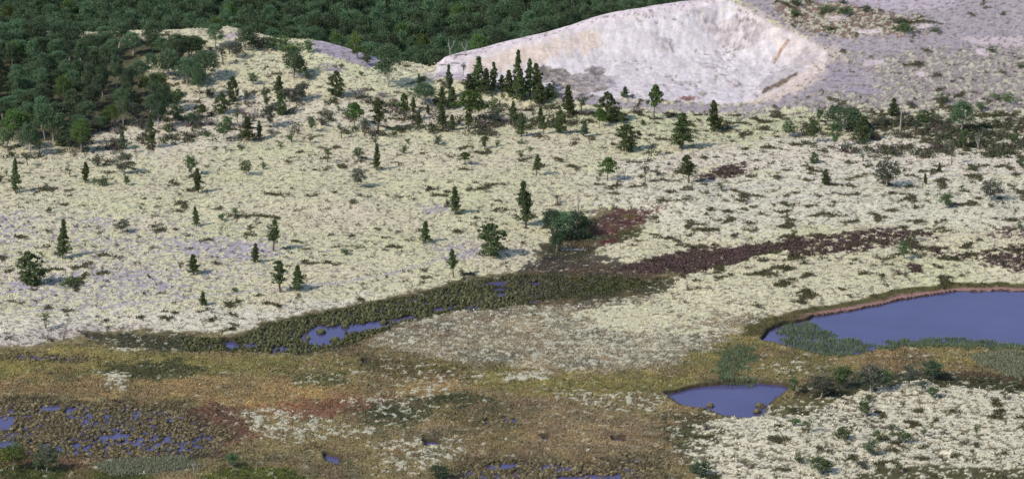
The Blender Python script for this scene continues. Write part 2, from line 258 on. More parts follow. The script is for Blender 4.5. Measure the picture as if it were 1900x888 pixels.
 ([(-60,856),(120,863),(260,872),(340,940),(-60,940)], .5, .8, dict(cov=.03, und=(.075,.085,.025)), .95), ([(350,940),(375,882),(450,862),(540,868),(640,940)], .5, .8, dict(cov=.04, und=(.07,.085,.02)), .95),
 ([(-60,838),(110,848),(170,868),(-60,860)], .6, .8, dict(und=(.10,.055,.035)), .8), ([(170,862),(240,850),(340,848),(370,866),(210,882)], .6, .8, dict(und=(.15,.15,.10), cov=.1), .8),
]
TRAILS = [([(-60,592),(0,584),(120,575),(250,562),(330,556),(430,545),(560,532),(640,524),(720,508),(800,486),(860,470),(890,466)], .27, (.40,.36,.375)),
          ([(1235,356),(1300,350),(1400,346),(1500,345),(1620,338),(1740,328),(1900,322),(2000,318)], .18, (.40,.34,.34)), ([(1410,449),(1560,448),(1650,446),(1760,436),(1900,425)], .13, (.33,.28,.28)),
          ([(1380,378),(1500,368),(1600,360)], .13, (.42,.37,.36))]
ZW = [(unproj(p), f, wb, d, a) for p, f, wb, d, a in Z if a > 0]
PITZ = next(z_[0] for z_ in ZW if z_[3].get('und') == (.61,.55,.54))
WW = [unproj(p) for p in WATER]
TW = [(unproj(p), wd, c) for p, wd, c in TRAILS]
PITW = unproj(PIT)
POOLF = [unproj(Z_) for Z_ in ([(-60,742),(60,740),(170,748),(330,748),(350,770),(440,800),(400,840),(300,850),(130,845),(-60,835)], [(860,858),(960,848),(1100,858),(1230,865),(1240,940),(850,940)],
   [(1150,838),(1230,832),(1245,860),(1160,862)], [(890,775),(960,765),(970,785),(895,788)], [(0,655),(70,652),(210,662),(160,672),(0,668)])]
BANDP = [(330,626),(430,630),(510,600),(650,570),(780,545),(870,522),(960,510),(1080,512),(1180,516),(1215,524),(1160,538),(1060,552),(950,566),(830,578),(740,600),(665,632),(560,655),(480,652),(350,650)]
BANDW = unproj(BANDP)
FORESTP = unproj([(-300,255),(20,258),(75,266),(135,262),(175,250),(215,236),(285,222),(302,180),(285,150),(262,125),(300,100),(300,78)])

WL = -.25                                              # water level
def ground(x, Y, colour=True):
    """height and colour of the land at (x, Y)"""
    h = macro(x, Y); n = x.size
    wx = x + 1.0*fbm(x, Y, 2.6, 3, 3); wy = Y + 1.0*fbm(x, Y, 2.6, 8, 3)
    w1 = (wx-x); w2 = (wy-Y)
    # the sand pit
    dp = polysd(PITW, x+.4*w1, Y+.4*w2, 9.)
    t = sstep(-.8, 9, -dp)
    crest_t = h
    toe = np.clip(h/4.0, 0, 1)
    pitd = t*(.40*h+.35)
    rel = .22*fbm(x, Y, 5.5, 41, 3)*sstep(.2, -2.5, dp)
    gully = (.30*np.abs(fbm(x*1.0, Y*.35, 2.4, 47, 3))*sstep(10, 32, x)+.18*np.abs(fbm(x*1.0+.3*Y, Y*.3, .9, 48, 3, .7)))*sstep(-.3, -3, dp)
    h = h - pitd + rel - gully
    f = lambda *a, **k: fbm(x, Y, *a, **k)
    cov = .85 + .16*fbm(x, Y, 12, 27, 2) + .14*fbm(x, Y, 5, 30, 2); mat = .08+.06*sstep(0, 30, x)+.08*np.clip(fbm(x, Y, 16, 28, 2), -.5, 1)
    und = np.tile(np.array((.30, .255, .20)), (n, 1)); lic = np.tile(np.array(LICH), (n, 1))
    lf = f(14, 21, octv=2)
    lic = lic + lf[:, None]*np.array((-.03, .01, -.04))
    un = ufbm(x, Y, 1.6, 25, 3, .8); un2 = ufbm(x, Y, 7, 29, 2)
    unz = .12+.76*(.7*un+.3*un2)
    for P, fe, wb, d, a in ZW:
        soft = fe >= .5 and P is not PITZ
        if soft: fe = fe*2.0
        sd = polysd(P, x+wb*w1, Y+wb*w2, fe+wb+3)
        m = sd < fe
        if not m.any(): continue
        s_ = sstep(fe, -fe, sd[m]); al = a*(sstep(unz[m]-.16, unz[m]+.16, s_) if soft else s_)
        for key, arr in (('cov', cov), ('mat', mat)):
            if key in d: arr[m] = arr[m]*(1-al)+d[key]*al
        for key, arr in (('und', und), ('lic', lic)):
            if key in d: arr[m] = arr[m]*(1-al[:, None])+np.array(d[key])*al[:, None]
    uc = x/np.maximum(Y, 300.); Ycr = np.interp(uc, _cu, _cY)
    cb = sstep(-2.5, -1.0, Y-Ycr)*sstep(7, 5, Y-Ycr)*sstep(-.0222, -.0205, uc)*sstep(.064, .058, uc)
    und = und*(1-cb[:, None])+np.array((.64, .55, .55))*cb[:, None]; cov = cov*(1-cb); mat = mat*(1-cb)
    bog = sstep(.3, -1.5, polysd(BOGW, x+.8*w1, Y+.8*w2, 9.))
    pit = sstep(.2, -.4, dp)
    plat = sstep(.30, .27, und[:, 0])
    # lichen cushions and the gaps between them
    g = ufbm(x, Y, 1.15, 51, 3, .95)
    L = sstep(-.10, .06, cov - g)
    # dwarf shrub mats
    mm = ufbm(x, Y, 2.3, 71, 3, .55)+.22*f(9, 75, octv=2)
    M = sstep(1-mat*.62-.02, 1-mat*.62+.02, mm)*(1-pit)*(mat > .01)
    M = np.maximum(M, sstep(.966, .984, ufbm(x, Y, 1.0, 78, 2, .7)+.06*f(7, 79))*(1-pit)*(mat > .05)*(1-bog))
    # little dark flecks
    fl = sstep(.80, .89, ufbm(x, Y, .75, 81, 2, .8)+.05*f(5, 83))*(1-pit)
    undc = und*(1+.35*f(1.1, 91, octv=3, gain=.7)[:, None])
    hz = np.abs(und-np.array((.112,.070,.070))).sum(1)
    col = undc*(1-L[:, None])+lic*(1+.10*f(.7, 95, octv=2)[:, None])*L[:, None]
    matc = np.array((.075, .068, .036))*(1+.3*f(4, 97)[:, None])
    kk = (M*(.9-.45*bog))[:, None]; col = col*(1-kk)+matc*kk
    kk = (fl*(.66-.4*bog))[:, None]; col = col*(1-kk)+np.array((.12, .10, .065))*kk
    # bog variegation
    bv = (bog*(1-L))[:, None]
    col = col*(1+bv*np.clip(.8*f(3.2, 101, octv=4, gain=.65)+.7*f(9, 102, octv=2), -.6, .7)[:, None]*np.array((.75, .62, .45)))
    rd = sstep(.6, .95, ufbm(x, Y, 5, 105, 4))*bog*(1-L)*.35
    col = col*(1-rd[:, None])+np.array((.20, .125, .075))*rd[:, None]
    # pit: grey streaks, clods and holes
    st = sstep(.55, .95, ufbm(x, Y*.6, 3.0, 111, 4, .65))*pit*sstep(-2, 16, x)
    hol = sstep(.90, .94, ufbm(x, Y, 1.0, 115, 3, .7)*.75+.3*ufbm(x, Y, 7, 117, 2))*pit*sstep(6, 20, x)
    cl = sstep(.2, .9, ufbm(x, Y, 1.3, 119, 3, .7))*pit
    drk = sstep(.5, .32, und[:, 0])*pit
    sk = (ufbm(x, Y*.22, 1.1, 112, 3, .7)-.5)*pit
    col = col*(1+.15*sk)[:, None]
    col = col*(1-(st*.35)[:, None])+np.array((.38, .33, .34))*(st*.35)[:, None]
    col = col*(1-(hol*.75)[:, None])+np.array((.24, .19, .17))*(hol*.75)[:, None]
    col = col*(1+(drk*(.5*cl))[:, None])
    h = h - .22*hol + .22*drk*cl
    for P, wd, c in TW:
        sd = linesd(P, x+.3*w1, Y+.3*w2); k = sstep(wd*1.4, wd*.5, sd)*(.55+.45*sstep(-.4, .1, f(3, 121)))
        col = col*(1-k[:, None])+np.array(c)*k[:, None]; h = h-.05*k; M = M*(1-k)
    # relief
    h = h + (1-pit)*(.15*L*(.7+.5*f(1.0, 131)) + .10*M + .10*f(2.4, 133, octv=2)) + .05*bog*f(.9, 135, octv=2, gain=.8)
    h = h + .35*f(11, 137, octv=2)*(1-bog)*(1-pit)*sstep(560, 520, Y)
    # pools
    dw = np.full(n, 8.)
    for i, P in enumerate(WW): dw = np.minimum(dw, polysd(P, x+(.45 if i else .7)*w1, Y+(.45 if i else .7)*w2, 8.))
    dpl = np.full(n, 8.)
    for P in POOLF: dpl = np.minimum(dpl, polysd(P, x+w1, Y+w2, 8.))
    pn = f(1.9, 141, octv=3, gain=.7)
    inpf = sstep(.4, -1, dpl)
    wet = sstep(.60, .68, ufbm(x, Y, 1.0, 141, 3, .8)*.62+.38*ufbm(x, Y, 6, 143, 2)+.05*sstep(-20, -45, x))*inpf
    dband = polysd(BANDW, x+.6*w1, Y+.6*w2, 8.)
    band = sstep(.3, -.8, dband)
    h = h - .30*band*sstep(12, 0, x) - .18*inpf
    h = h*(1-wet) + (-.6)*wet
    # dark wet earth in the hollows
    dk = np.clip(wet+.55*band*sstep(-.1, .3, f(1.1, 145))+.6*inpf, 0, 1)*.75
    col = col*(1-dk[:, None])+np.array((.03, .026, .02))*dk[:, None]
    bank = sstep(.12, -.45, dw)
    rim = sstep(1.5, .3, dw)*(1-bank); edge = sstep(.45, .1, dw)
    h = h*(1-.7*rim*sstep(0, 1, h)) + .1*rim
    h = h*(1-bank) - 1.0*bank
    big = polysd(WW[0], x+.7*w1, Y+.7*w2, 8.)
    far = sstep(2.6, 2.0, big)*(Y > 380)
    col = col*(1-far[:, None])+(np.array((.095, .085, .035))*(1+.4*f(.8, 151))[:, None])*far[:, None]
    col = col*(1-(edge*.8)[:, None])+np.array((.035, .026, .018))*(edge*.8)[:, None]
    red = sstep(1.0, .7, big)*(Y > 384)*sstep(30, 36, x)*sstep(0, .15, big)
    h = h*(1-red)+np.minimum(h, -.13)*red*(1-bank)-1.0*bank*red
    col = col*(1-red[:, None])+np.array((.30, .17, .15))*red[:, None]
    # forest floor
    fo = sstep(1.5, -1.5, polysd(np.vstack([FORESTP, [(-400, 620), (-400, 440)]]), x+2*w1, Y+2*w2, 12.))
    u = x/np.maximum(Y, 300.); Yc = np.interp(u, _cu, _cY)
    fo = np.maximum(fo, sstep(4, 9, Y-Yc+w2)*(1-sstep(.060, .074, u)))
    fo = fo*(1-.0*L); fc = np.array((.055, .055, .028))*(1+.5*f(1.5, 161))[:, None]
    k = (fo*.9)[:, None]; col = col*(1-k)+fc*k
    return h, np.clip(col, .01, .8), dict(hz=hz, grv=(1-pit)*(1-L)*sstep(.2, .27, und[:, 2]), L=L, M=M, bog=bog, wet=wet, band=band, dw=dw, inpf=inpf, fo=fo, pit=pit, big=big, dband=dband, dpl=dpl)

# ---------------------------------------------------------------- mesh helpers
COL = S.collection
def mesh_np(name, V, F, mats=(), fm=None, attr=None, smooth=False):
    me = bpy.data.meshes.new(name); V = np.asarray(V, np.float32); F = np.asarray(F, np.int32); k = F.shape[1]
    me.vertices.add(len(V)); me.vertices.foreach_set('co', V.ravel())
    me.loops.add(F.size); me.loops.foreach_set('vertex_index', F.ravel())
    me.polygons.add(len(F)); me.polygons.foreach_set('loop_start', np.arange(0, F.size, k, dtype=np.int32))
    for m in mats: me.materials.append(m)
    if fm is not None: me.polygons.foreach_set('material_index', np.asarray(fm, np.int32))
    me.polygons.foreach_set('use_smooth', np.full(len(F), smooth))
    if attr is not None:
        a = me.color_attributes.new('tone', 'FLOAT_COLOR', 'POINT')
        c = np.ones((len(V), 4), np.float32); c[:, :attr.shape[1]] = attr; a.data.foreach_set('color', c.ravel())
    me.update(); return me
def link(name, me, parent=None, **props):
    o = bpy.data.objects.new(name, me); COL.objects.link(o)
    if parent: o.parent = parent
    for k, v in props.items(): o[k] = v
    return o
def tilt_tris(C, size, rng, up=0.6, elong=1.0, out=None, quad=False):
    """little leaf faces at the points C"""
    n = len(C); d = rng.normal(size=(n, 3)); d[:, 2] = np.abs(d[:, 2])*up+.1
    if out is not None: d = d*.6+out
    d /= np.linalg.norm(d, axis=1)[:, None]
    r = rng.normal(size=(n, 3)); s = np.cross(d, r); s /= np.linalg.norm(s, axis=1)[:, None]+1e-9
    sz = (size*rng.uniform(.6, 1.3, n))[:, None]
    a = C-s*sz*.5; b = C+s*sz*.5; c = C+d*sz*elong
    if quad:
        t = np.cross(d, s); V = np.stack([C-s*sz*.5-t*sz*.4, C+s*sz*.5-t*sz*.4, C+s*sz*.45+t*sz*.5, C-s*sz*.4+t*sz*.5], 1).reshape(-1, 3)
        return V, np.arange(4*n).reshape(-1, 4)
    return np.stack([a, b, c], 1).reshape(-1, 3), np.arange(3*n).reshape(-1, 3)
def tube(pts, radii, sides=5):
    pts = np.asarray(pts, float); V = []; F = []
    for i, (p, r) in enumerate(zip(pts, radii)):
        d = pts[min(i+1, len(pts)-1)]-pts[max(i-1, 0)]; d = d/(np.linalg.norm(d)+1e-9)
        a = np.cross(d, (0.3, 1, .1)); a /= np.linalg.norm(a)+1e-9; b = np.cross(d, a)
        for k in range(sides):
            an = 2*math.pi*k/sides; V.append(p+r*(a*math.cos(an)+b*math.sin(an)))
    for i in range(len(pts)-1):
        for k in range(sides):
            k2 = (k+1) % sides
            F.append((i*sides+k, i*sides+k2, (i+1)*sides+k2)); F.append((i*sides+k, (i+1)*sides+k2, (i+1)*sides+k))
    return np.array(V), np.array(F)
def join(parts):
    V = []; F = []; M = []; o = 0
    for v, f, m in parts:
        V.append(v); F.append(np.asarray(f)+o); M.append(np.full(len(f), m)); o += len(v)
    return np.vstack(V), np.vstack(F), np.concatenate(M)

# ---------------------------------------------------------------- materials
def newmat(name, rough=.9, spec=.15):
    m = bpy.data.materials.new(name); m.use_nodes = True; b = m.node_tree.nodes['Principled BSDF']
    b.inputs['Roughness'].default_value = rough; b.inputs['Specular IOR Level'].default_value = spec
    return m, m.node_tree, b
def N(nt, t, **kw):
    n = nt.nodes.new(t)
    for k, v in kw.items(): setattr(n, k, v)
    return n
def foliage_mat(name, c1, c2, objvar=.25, noise=2.5):
    m, nt, b = newmat(name, .75, .2)
    ge = N(nt, 'ShaderNodeNewGeometry'); nz = N(nt, 'ShaderNodeTexNoise'); nz.inputs['Scale'].default_value = noise; nz.inputs['Detail'].default_value = 3
    nt.links.new(ge.outputs['Position'], nz.inputs['Vector'])
    mix = N(nt, 'ShaderNodeMix', data_type='RGBA'); mix.inputs['A'].default_value = (*c1, 1); mix.inputs['B'].default_value = (*c2, 1)
    r = N(nt, 'ShaderNodeMapRange'); r.inputs['From Min'].default_value = .35; r.inputs['From Max'].default_value = .65
    nt.links.new(nz.outputs['Fac'], r.inputs['Value']); nt.links.new(r.outputs[0], mix.inputs['Factor'])
    oi = N(nt, 'ShaderNodeObjectInfo'); r2 = N(nt, 'ShaderNodeMapRange'); r2.inputs['To Min'].default_value = 1-objvar; r2.inputs['To Max'].default_value = 1+objvar
    nt.links.new(oi.outputs['Random'], r2.inputs['Value'])
    hv = N(nt, 'ShaderNodeHueSaturation'); nt.links.new(mix.outputs['Result'], hv.inputs['Color']); nt.links.new(r2.outputs[0], hv.inputs['Value'])
    mu = N(nt, 'ShaderNodeMath', operation='MULTIPLY_ADD'); mu.inputs[1].default_value = .05; mu.inputs[2].default_value = .475
    nt.links.new(oi.outputs['Random'], mu.inputs[0]); nt.links.new(mu.outputs[0], hv.inputs['Hue'])
    nt.links.new(hv.outputs[0], b.inputs['Base Color'])
    tr = N(nt, 'ShaderNodeBsdfTranslucent'); nt.links.new(hv.outputs[0], tr.inputs['Color'])
    ms = N(nt, 'ShaderNodeMixShader'); ms.inputs[0].default_value = .25
    nt.links.new(b.outputs[0], ms.inputs[1]); nt.links.new(tr.outputs[0], ms.inputs[2])
    nt.links.new(ms.outputs[0], nt.nodes['Material Output'].inputs['Surface'])
    return m
M_PINE = foliage_mat('pine_needles', (.085, .118, .052), (.135, .165, .068))
M_PINED = foliage_mat('pine_needles_grey', (.11, .15, .085), (.15, .18, .105))
M_FLAT = foliage_mat('pine_needles_bright', (.085, .14, .038), (.125, .18, .05))
M_BIRCH = foliage_mat('birch_leaves', (.078, .122, .046), (.115, .162, .062))
M_DUSK = foliage_mat('dusky_leaves', (.09, .10, .072), (.125, .135, .09))
M_DARK = foliage_mat('dark_leaves', (.048, .076, .040), (.072, .105, .052), .12)
M_YEL = foliage_mat('yellowish_leaves', (.10, .15, .03), (.14, .19, .045), .1)
M_GREY = foliage_mat('pale_leaves', (.11, .14, .075), (.15, .18, .10), .1)
M_HEATH = foliage_mat('purple_twigs', (.085, .055, .055), (.13, .095, .09), .15)
M_FOR = foliage_mat('wood_leaves', (.078, .130, .068), (.122, .175, .084), .38, 1.2)
def bark(name, c1, c2):
    m, nt, b = newmat(name, .9, .1)
    ge = N(nt, 'ShaderNodeNewGeometry'); nz = N(nt, 'ShaderNodeTexNoise'); nz.inputs['Scale'].default_value = 6
    nt.links.new(ge.outputs['Position'], nz.inputs['Vector'])
    mix = N(nt, 'ShaderNodeMix', data_type='RGBA'); mix.inputs['A'].default_value = (*c1, 1); mix.inputs['B'].default_value = (*c2, 1)
    nt.links.new(nz.outputs['Fac'], mix.inputs['Factor']); nt.links.new(mix.outputs['Result'], b.inputs['Base Color'])
    return m
M_BARK = bark('pine_bark', (.09, .065, .05), (.19, .14, .11)); M_WHITE = bark('birch_bark', (.22, .19, .17), (.50, .46, .43)); M_DEAD = bark('dead_wood', (.25, .22, .21), (.45, .41, .40))

def ground_mat():
    m, nt, b = newmat('heath_ground', .95, .08)
    at = N(nt, 'ShaderNodeAttribute'); at.attribute_name = 'tone'
    ge = N(nt, 'ShaderNodeNewGeometry')
    n1 = N(nt, 'ShaderNodeTexNoise'); n1.inputs['Scale'].default_value = 3.2; n1.inputs['Detail'].default_value = 5; n1.inputs['Roughness'].default_value = .7
    nt.links.new(ge.outputs['Position'], n1.inputs['Vector'])
    r = N(nt, 'ShaderNodeMapRange'); r.inputs['From Min'].default_value = .3; r.inputs['From Max'].default_value = .7; r.inputs['To Min'].default_value = .66; r.inputs['To Max'].default_value = 1.22
    nt.links.new(n1.outputs['Fac'], r.inputs['Value'])
    mx = N(nt, 'ShaderNodeMix', data_type='FLOAT'); mx.inputs['A'].default_value = 1.0; nt.links.new(at.outputs['Alpha'], mx.inputs['Factor']); nt.links.new(r.outputs[0], mx.inputs['B'])
    vm = N(nt, 'ShaderNodeVectorMath', operation='SCALE'); nt.links.new(at.outputs['Color'], vm.inputs[0]); nt.links.new(mx.outputs['Result'], vm.inputs['Scale'])
    nt.links.new(vm.outputs[0], b.inputs['Base Color'])
    bp = N(nt, 'ShaderNodeBump'); bp.inputs['Distance'].default_value = .12; sc = N(nt, 'ShaderNodeMath', operation='MULTIPLY'); sc.inputs[1].default_value = .6; nt.links.new(at.outputs['Alpha'], sc.inputs[0]); nt.links.new(sc.outputs[0], bp.inputs['Strength'])
    nt.links.new(n1.outputs['Fac'], bp.inputs['Height']); nt.links.new(bp.outputs[0], b.inputs['Normal'])
    return m
M_GROUND = ground_mat()
def tone_mat(name, bump=.5, tl=0.):
    m, nt, b = newmat(name, .9, .1)
    at = N(nt, 'ShaderNodeAttribute'); at.attribute_name = 'tone'
    ge = N(nt, 'ShaderNodeNewGeometry'); n1 = N(nt, 'ShaderNodeTexNoise'); n1.inputs['Scale'].default_value = 7; n1.inputs['Detail'].default_value = 3
    nt.links.new(ge.outputs['Position'], n1.inputs['Vector'])
    r = N(nt, 'ShaderNodeMapRange'); r.inputs['From Min'].default_value = .3; r.inputs['From Max'].default_value = .7; r.inputs['To Min'].default_value = .6; r.inputs['To Max'].default_value = 1.4
    nt.links.new(n1.outputs['Fac'], r.inputs['Value'])
    vm = N(nt, 'ShaderNodeVectorMath', operation='SCALE'); nt.links.new(at.outputs['Color'], vm.inputs[0]); nt.links.new(r.outputs[0], vm.inputs['Scale'])
    nt.links.new(vm.outputs[0], b.inputs['Base Color'])
    return m
M_TUSS = tone_mat('tussock_grass'); M_TUFT = tone_mat('low_plants')
def water_mat():
    m, nt, b = newmat('bog_water', .06, .5)
    b.inputs['Base Color'].default_value = (.066, .058, .145, 1); b.inputs['IOR'].default_value = 1.33
    ge = N(nt, 'ShaderNodeNewGeometry'); n1 = N(nt, 'ShaderNodeTexNoise'); n1.inputs['Scale'].default_value = 1.2; n1.inputs['Detail'].default_value = 3
    mp = N(nt, 'ShaderNodeMapping'); mp.inputs['Scale'].default_value = (.6, 1.6, 1)
    nt.links.new(ge.outputs['Position'], mp.inputs['Vector']); nt.links.new(mp.outputs[0], n1.inputs['Vector'])
    n2 = N(nt, 'ShaderNodeTexNoise'); n2.inputs['Scale'].default_value = .12; n2.inputs['Detail'].default_value = 4; nt.links.new(ge.outputs['Position'], n2.inputs['Vector'])
    mc = N(nt, 'ShaderNodeMix', data_type='RGBA'); mc.inputs['A'].default_value = (.045, .040, .105, 1); mc.inputs['B'].default_value = (.105, .092, .20, 1)  # violet of the reflected sky is painted into the water's base colour
    nt.links.new(n2.outputs['Fac'], mc.inputs['Factor']); nt.links.new(mc.outputs['Result'], b.inputs['Base Color'])
    bp = N(nt, 'ShaderNodeBump'); bp.inputs['Strength'].default_value = .2; bp.inputs['Distance'].default_value = .05
    nt.links.new(n1.outputs['Fac'], bp.inputs['Height']); nt.links.new(bp.outputs[0], b.inputs['Normal'])
    return m
M_WATER = water_mat()

# ---------------------------------------------------------------- ground sheet
NU, U0 = 980, .168
uu = np.linspace(-U0, U0, NU); ex = U0*np.array([1.04, 1.1, 1.2, 1.35, 1.6, 2, 2.8, 4, 7, 12, 25, 50])
uu = np.concatenate([-ex[::-1], uu, ex])
yy = np.concatenate([[-3000, -1500, -700, -200, 50, 180, 250, 290, 310, 320, 325], np.arange(327, 422, .24), np.arange(422, 526, .32), np.arange(526, 640, 2.0), [650, 680, 730, 800, 900, 1100, 1500, 2200, 3500, 6000]])
UU, YY = np.meshgrid(uu, yy); XX = (UU*np.maximum(YY, 300.)).ravel(); YF = YY.ravel()
H, C, fields = ground(XX, YF)
nu, ny = len(uu), len(yy); idx = np.arange(nu*ny).reshape(ny, nu)
F = np.stack([idx[:-1, :-1], idx[:-1, 1:], idx[1:, 1:], idx[1:, :-1]], -1).reshape(-1, 4)
link('ground', mesh_np('ground', np.stack([XX, YF, H], 1), F, [M_GROUND], attr=np.column_stack([C, 1-.45*fields['pit']*sstep(.3, .5, C[:, 0])-.35*fields['grv']]), smooth=True), kind='structure')
nf = len(fields['L']); print('ground verts', nf)
xs = np.linspace(-75, 75, 2)
link('water', mesh_np('water', [(-70, 325, WL), (75, 325, WL), (75, 455, WL), (-70, 455, WL)], [(0, 1, 2, 3)], [M_WATER]), kind='structure')

def gz(x, Y): return ground(np.atleast_1d(np.asarray(x, float)), np.atleast_1d(np.asarray(Y, float)))[0]

# ---------------------------------------------------------------- ground plants: tussocks, mats, heather, sedge
def scatter(n, P, seed):
    r = np.random.default_rng(seed); P = np.asarray(P); a = P.min(0); b = P.max(0)
    q = r.uniform(a, b, (n, 2)); sd = polysd(P, q[:, 0], q[:, 1], 5.); return q[sd < 0]
def domes(x, y, z, rad, hgt, col, seed, rings=3, sides=9):
    """shaggy grass domes joined in one mesh"""
    r = np.random.default_rng(seed); n = len(x); V = []; T = []
    prof = [(1.0, 0.0), (1.08, .38), (.80, .78), (.34, 1.02)]
    a = np.arange(sides)*2*np.pi/sides
    for k, (pr, ph) in enumerate(prof):
        rr = rad[:, None]*pr*r.uniform(.72, 1.25, (n, sides)); hh = hgt[:, None]*ph*r.uniform(.82, 1.18, (n, sides))
        aa = a[None]+r.uniform(-.2, .2, (n, sides))
        V.append(np.stack([x[:, None]+rr*np.cos(aa), y[:, None]+rr*np.sin(aa), z[:, None]+hh-(.15 if k == 0 else 0)], -1))
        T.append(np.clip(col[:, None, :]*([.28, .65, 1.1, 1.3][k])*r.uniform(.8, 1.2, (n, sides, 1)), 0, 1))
    V = np.concatenate(V, 1); T = np.concatenate(T, 1); m = sides*4
    F = []
    for k in range(3):
        for s in range(sides):
            s2 = (s+1) % sides; a_, b_, c_, d_ = k*sides+s, k*sides+s2, (k+1)*sides+s2, (k+1)*sides+s
            F += [(a_, b_, c_), (a_, c_, d_)]
    for s in range(1, sides-1): F.append((3*sides, 3*sides+s, 3*sides+s+1))
    F = (np.array(F)[None]+np.arange(n)[:, None, None]*m).reshape(-1, 3)
    return V.reshape(-1, 3), F, T.reshape(-1, 3)
def thin(q, mind, seed=0):
    keep = []; g = {}
    for i, (a, b) in enumerate(q):
        k = (int(a//mind), int(b//mind)); ok = True
        for dx in (-1, 0, 1):
            for dy in (-1, 0, 1):
                for j in g.get((k[0]+dx, k[1]+dy), ()):
                    if (q[j][0]-a)**2+(q[j][1]-b)**2 < mind*mind: ok = False
        if ok: g.setdefault(k, []).append(i); keep.append(i)
    return q[keep]
def tussock_field(name, polys, mind, rad, hgt, cols, seed, label, water_ok=True, base=-.32):
    q = np.vstack([scatter(int(48/mind**2*abs(np.ptp(P[:, 0])*np.ptp(P[:, 1]))/10), P, seed+i) for i, P in enumerate(polys)])
    q = thin(q, mind); x, y = q[:, 0], q[:, 1]
    hh, _, f = ground(x, y)
    r = np.random.default_rng(seed+9)
    keep = (f['dw'] > -.12-.9*(r.uniform(size=len(x)) < .10)) & ((f['wet'] < .75) | (r.uniform(size=len(x)) < .3))
    if name[0] == 's': keep &= (fbm(x, y, 4, 99, 2)+.35*sstep(8, 2, polysd(WW[2], x, y, 9.)) > -.22+.22*sstep(4, 14, x))
    x, y, hh = x[keep], y[keep], hh[keep]; n = len(x)
    k = .5+.5*fbm(x, y, 5, seed, 2); c = np.array(cols[0])*(1-k[:, None])+np.array(cols[1])*k[:, None]
    c = c*r.uniform(.6, 1.3, (n, 1))
    if name[0] == 's': e = sstep(-4, 7, x)[:, None]; c = c*(1-e)+np.array((.075, .066, .045))*r.uniform(.6, 1.3, (n, 1))*e; rad = rad*(1-.15*sstep(2, 14, x)); hgt = hgt*(1-.55*sstep(2, 14, x))
    V, F, T = domes(x, y, np.maximum(hh-.12, base), rad*r.uniform(.6, 1.25, n), hgt*r.uniform(.6, 1.3, n), c, seed)
    link(name, mesh_np(name, V, F, [M_TUSS], attr=T), kind='stuff', label=label, category='grass')
    r = np.random.default_rng(seed+3); k = 9; a = r.uniform(0, 6.28, n*k); d = np.sqrt(r.uniform(0, 1, n*k))
    bx = np.repeat(x, k)+np.repeat(rad*np.ones(n), k)*d*np.cos(a)*.8; by = np.repeat(y, k)+np.repeat(rad*np.ones(n), k)*d*np.sin(a)*.8; bz = np.repeat(np.maximum(hh-.12, base), k)+np.repeat(hgt*np.ones(n), k)*(.95-.6*d*d)
    V, F = tilt_tris(np.stack([bx, by, bz], 1), .10, r, up=1.6, elong=2.2); cc = np.repeat(np.repeat(c, k, 0)*r.uniform(.8, 1.6, (n*k, 1)), 3, 0)
    link(name+'_blades', mesh_np(name+'_blades', V, F, [M_TUFT], attr=cc), kind='stuff', label=label.replace('tussocks', 'grass blades on the tussocks'), category='grass')
    print(name, n)
tussock_field('sedge_tussocks', [BANDW], .36, .21, .36, [(.075, .078, .036), (.105, .105, .050)], 11, 'dark olive sedge tussocks crowding round the long narrow pool')
tussock_field('bog_tussocks', POOLF, .34, .22, .20, [(.125, .108, .058), (.175, .14, .075)], 23, 'straw brown tussocks standing between little bog pools')

def tufts(name, q, hgt, size, col, seed, label, cat, per=3, up=2.0, var=.3, base_off=0., elong=1.6, spread=.16):
    r = np.random.default_rng(seed); x, y = q[:, 0], q[:, 1]; z = q[:, 2] if q.shape[1] > 2 else gz(x, y)
    n = len(x)
    C0 = np.repeat(np.stack([x, y, z+base_off], 1), per, 0); C0[:, :2] += r.normal(0, spread, (n*per, 2)); C0[:, 2] += r.uniform(0, hgt*.6, n*per)
    V, F = tilt_tris(C0, size, r, up=up, elong=elong)
    c = np.repeat(np.asarray(col).reshape(-1, 3)*np.ones((n, 1)) if np.ndim(col) == 1 else col, per, 0)*r.uniform(1-var, 1+var, (n*per, 1))
    link(name, mesh_np(name, V, F, [M_TUFT], attr=np.repeat(c, 3, 0)), kind='stuff', label=label, category=cat)
    print(name, len(F))
# dwarf shrub mats and heather take their places from the ground's own fields
f = fields; vis = (np.abs(UU.ravel()) < U0) & (YF > 327) & (YF < 524)
def pick(mask, n, seed):
    r = np.random.default_rng(seed); i = np.flatnonzero(mask & vis); p = 1.0; i = r.choice(i, min(n, len(i)), replace=False)
    return np.stack([XX[i], YF[i], H[i]], 1), C[i]
q, c = pick((f['M'] > .6) & (f['bog'] < .3) & (f['fo'] < .4), 42000, 31)
tufts('dwarf_shrub_mats', q, .16, .15, (.066, .064, .030), 31, 'flat olive dwarf shrub mats dotted over the pale lichen', 'ground cover', per=2, up=1.0, elong=1.2)
inh = np.zeros(len(XX), bool)
for P in [zz[0] for zz in ZW if zz[3].get('und') == (.112,.070,.070)]: inh |= polysd(P, XX, YF, 5.) < 1.5
q, c = pick(inh & (f['L'] < .3) & (f['hz'] < .045), 13000, 33); hv = ufbm(q[:, 0], q[:, 1], 2.5, 34, 3)[:, None]; hc = np.array((.112, .068, .070))*(1-.6*hv)+np.array((.085, .075, .042))*.6*hv
tufts('heather', q, .22, .16, hc, 33, 'dark purple heather in long strips across the lichen', 'heather', per=3, up=1.2, elong=1.2, var=.3)
q, c = pick((f['bog'] > .7) & (f['dw'] > .3) & (f['wet'] < .3) & (f['inpf'] < .3) & (f['band'] < .3) & (f['L'] < .4), 45000, 35)
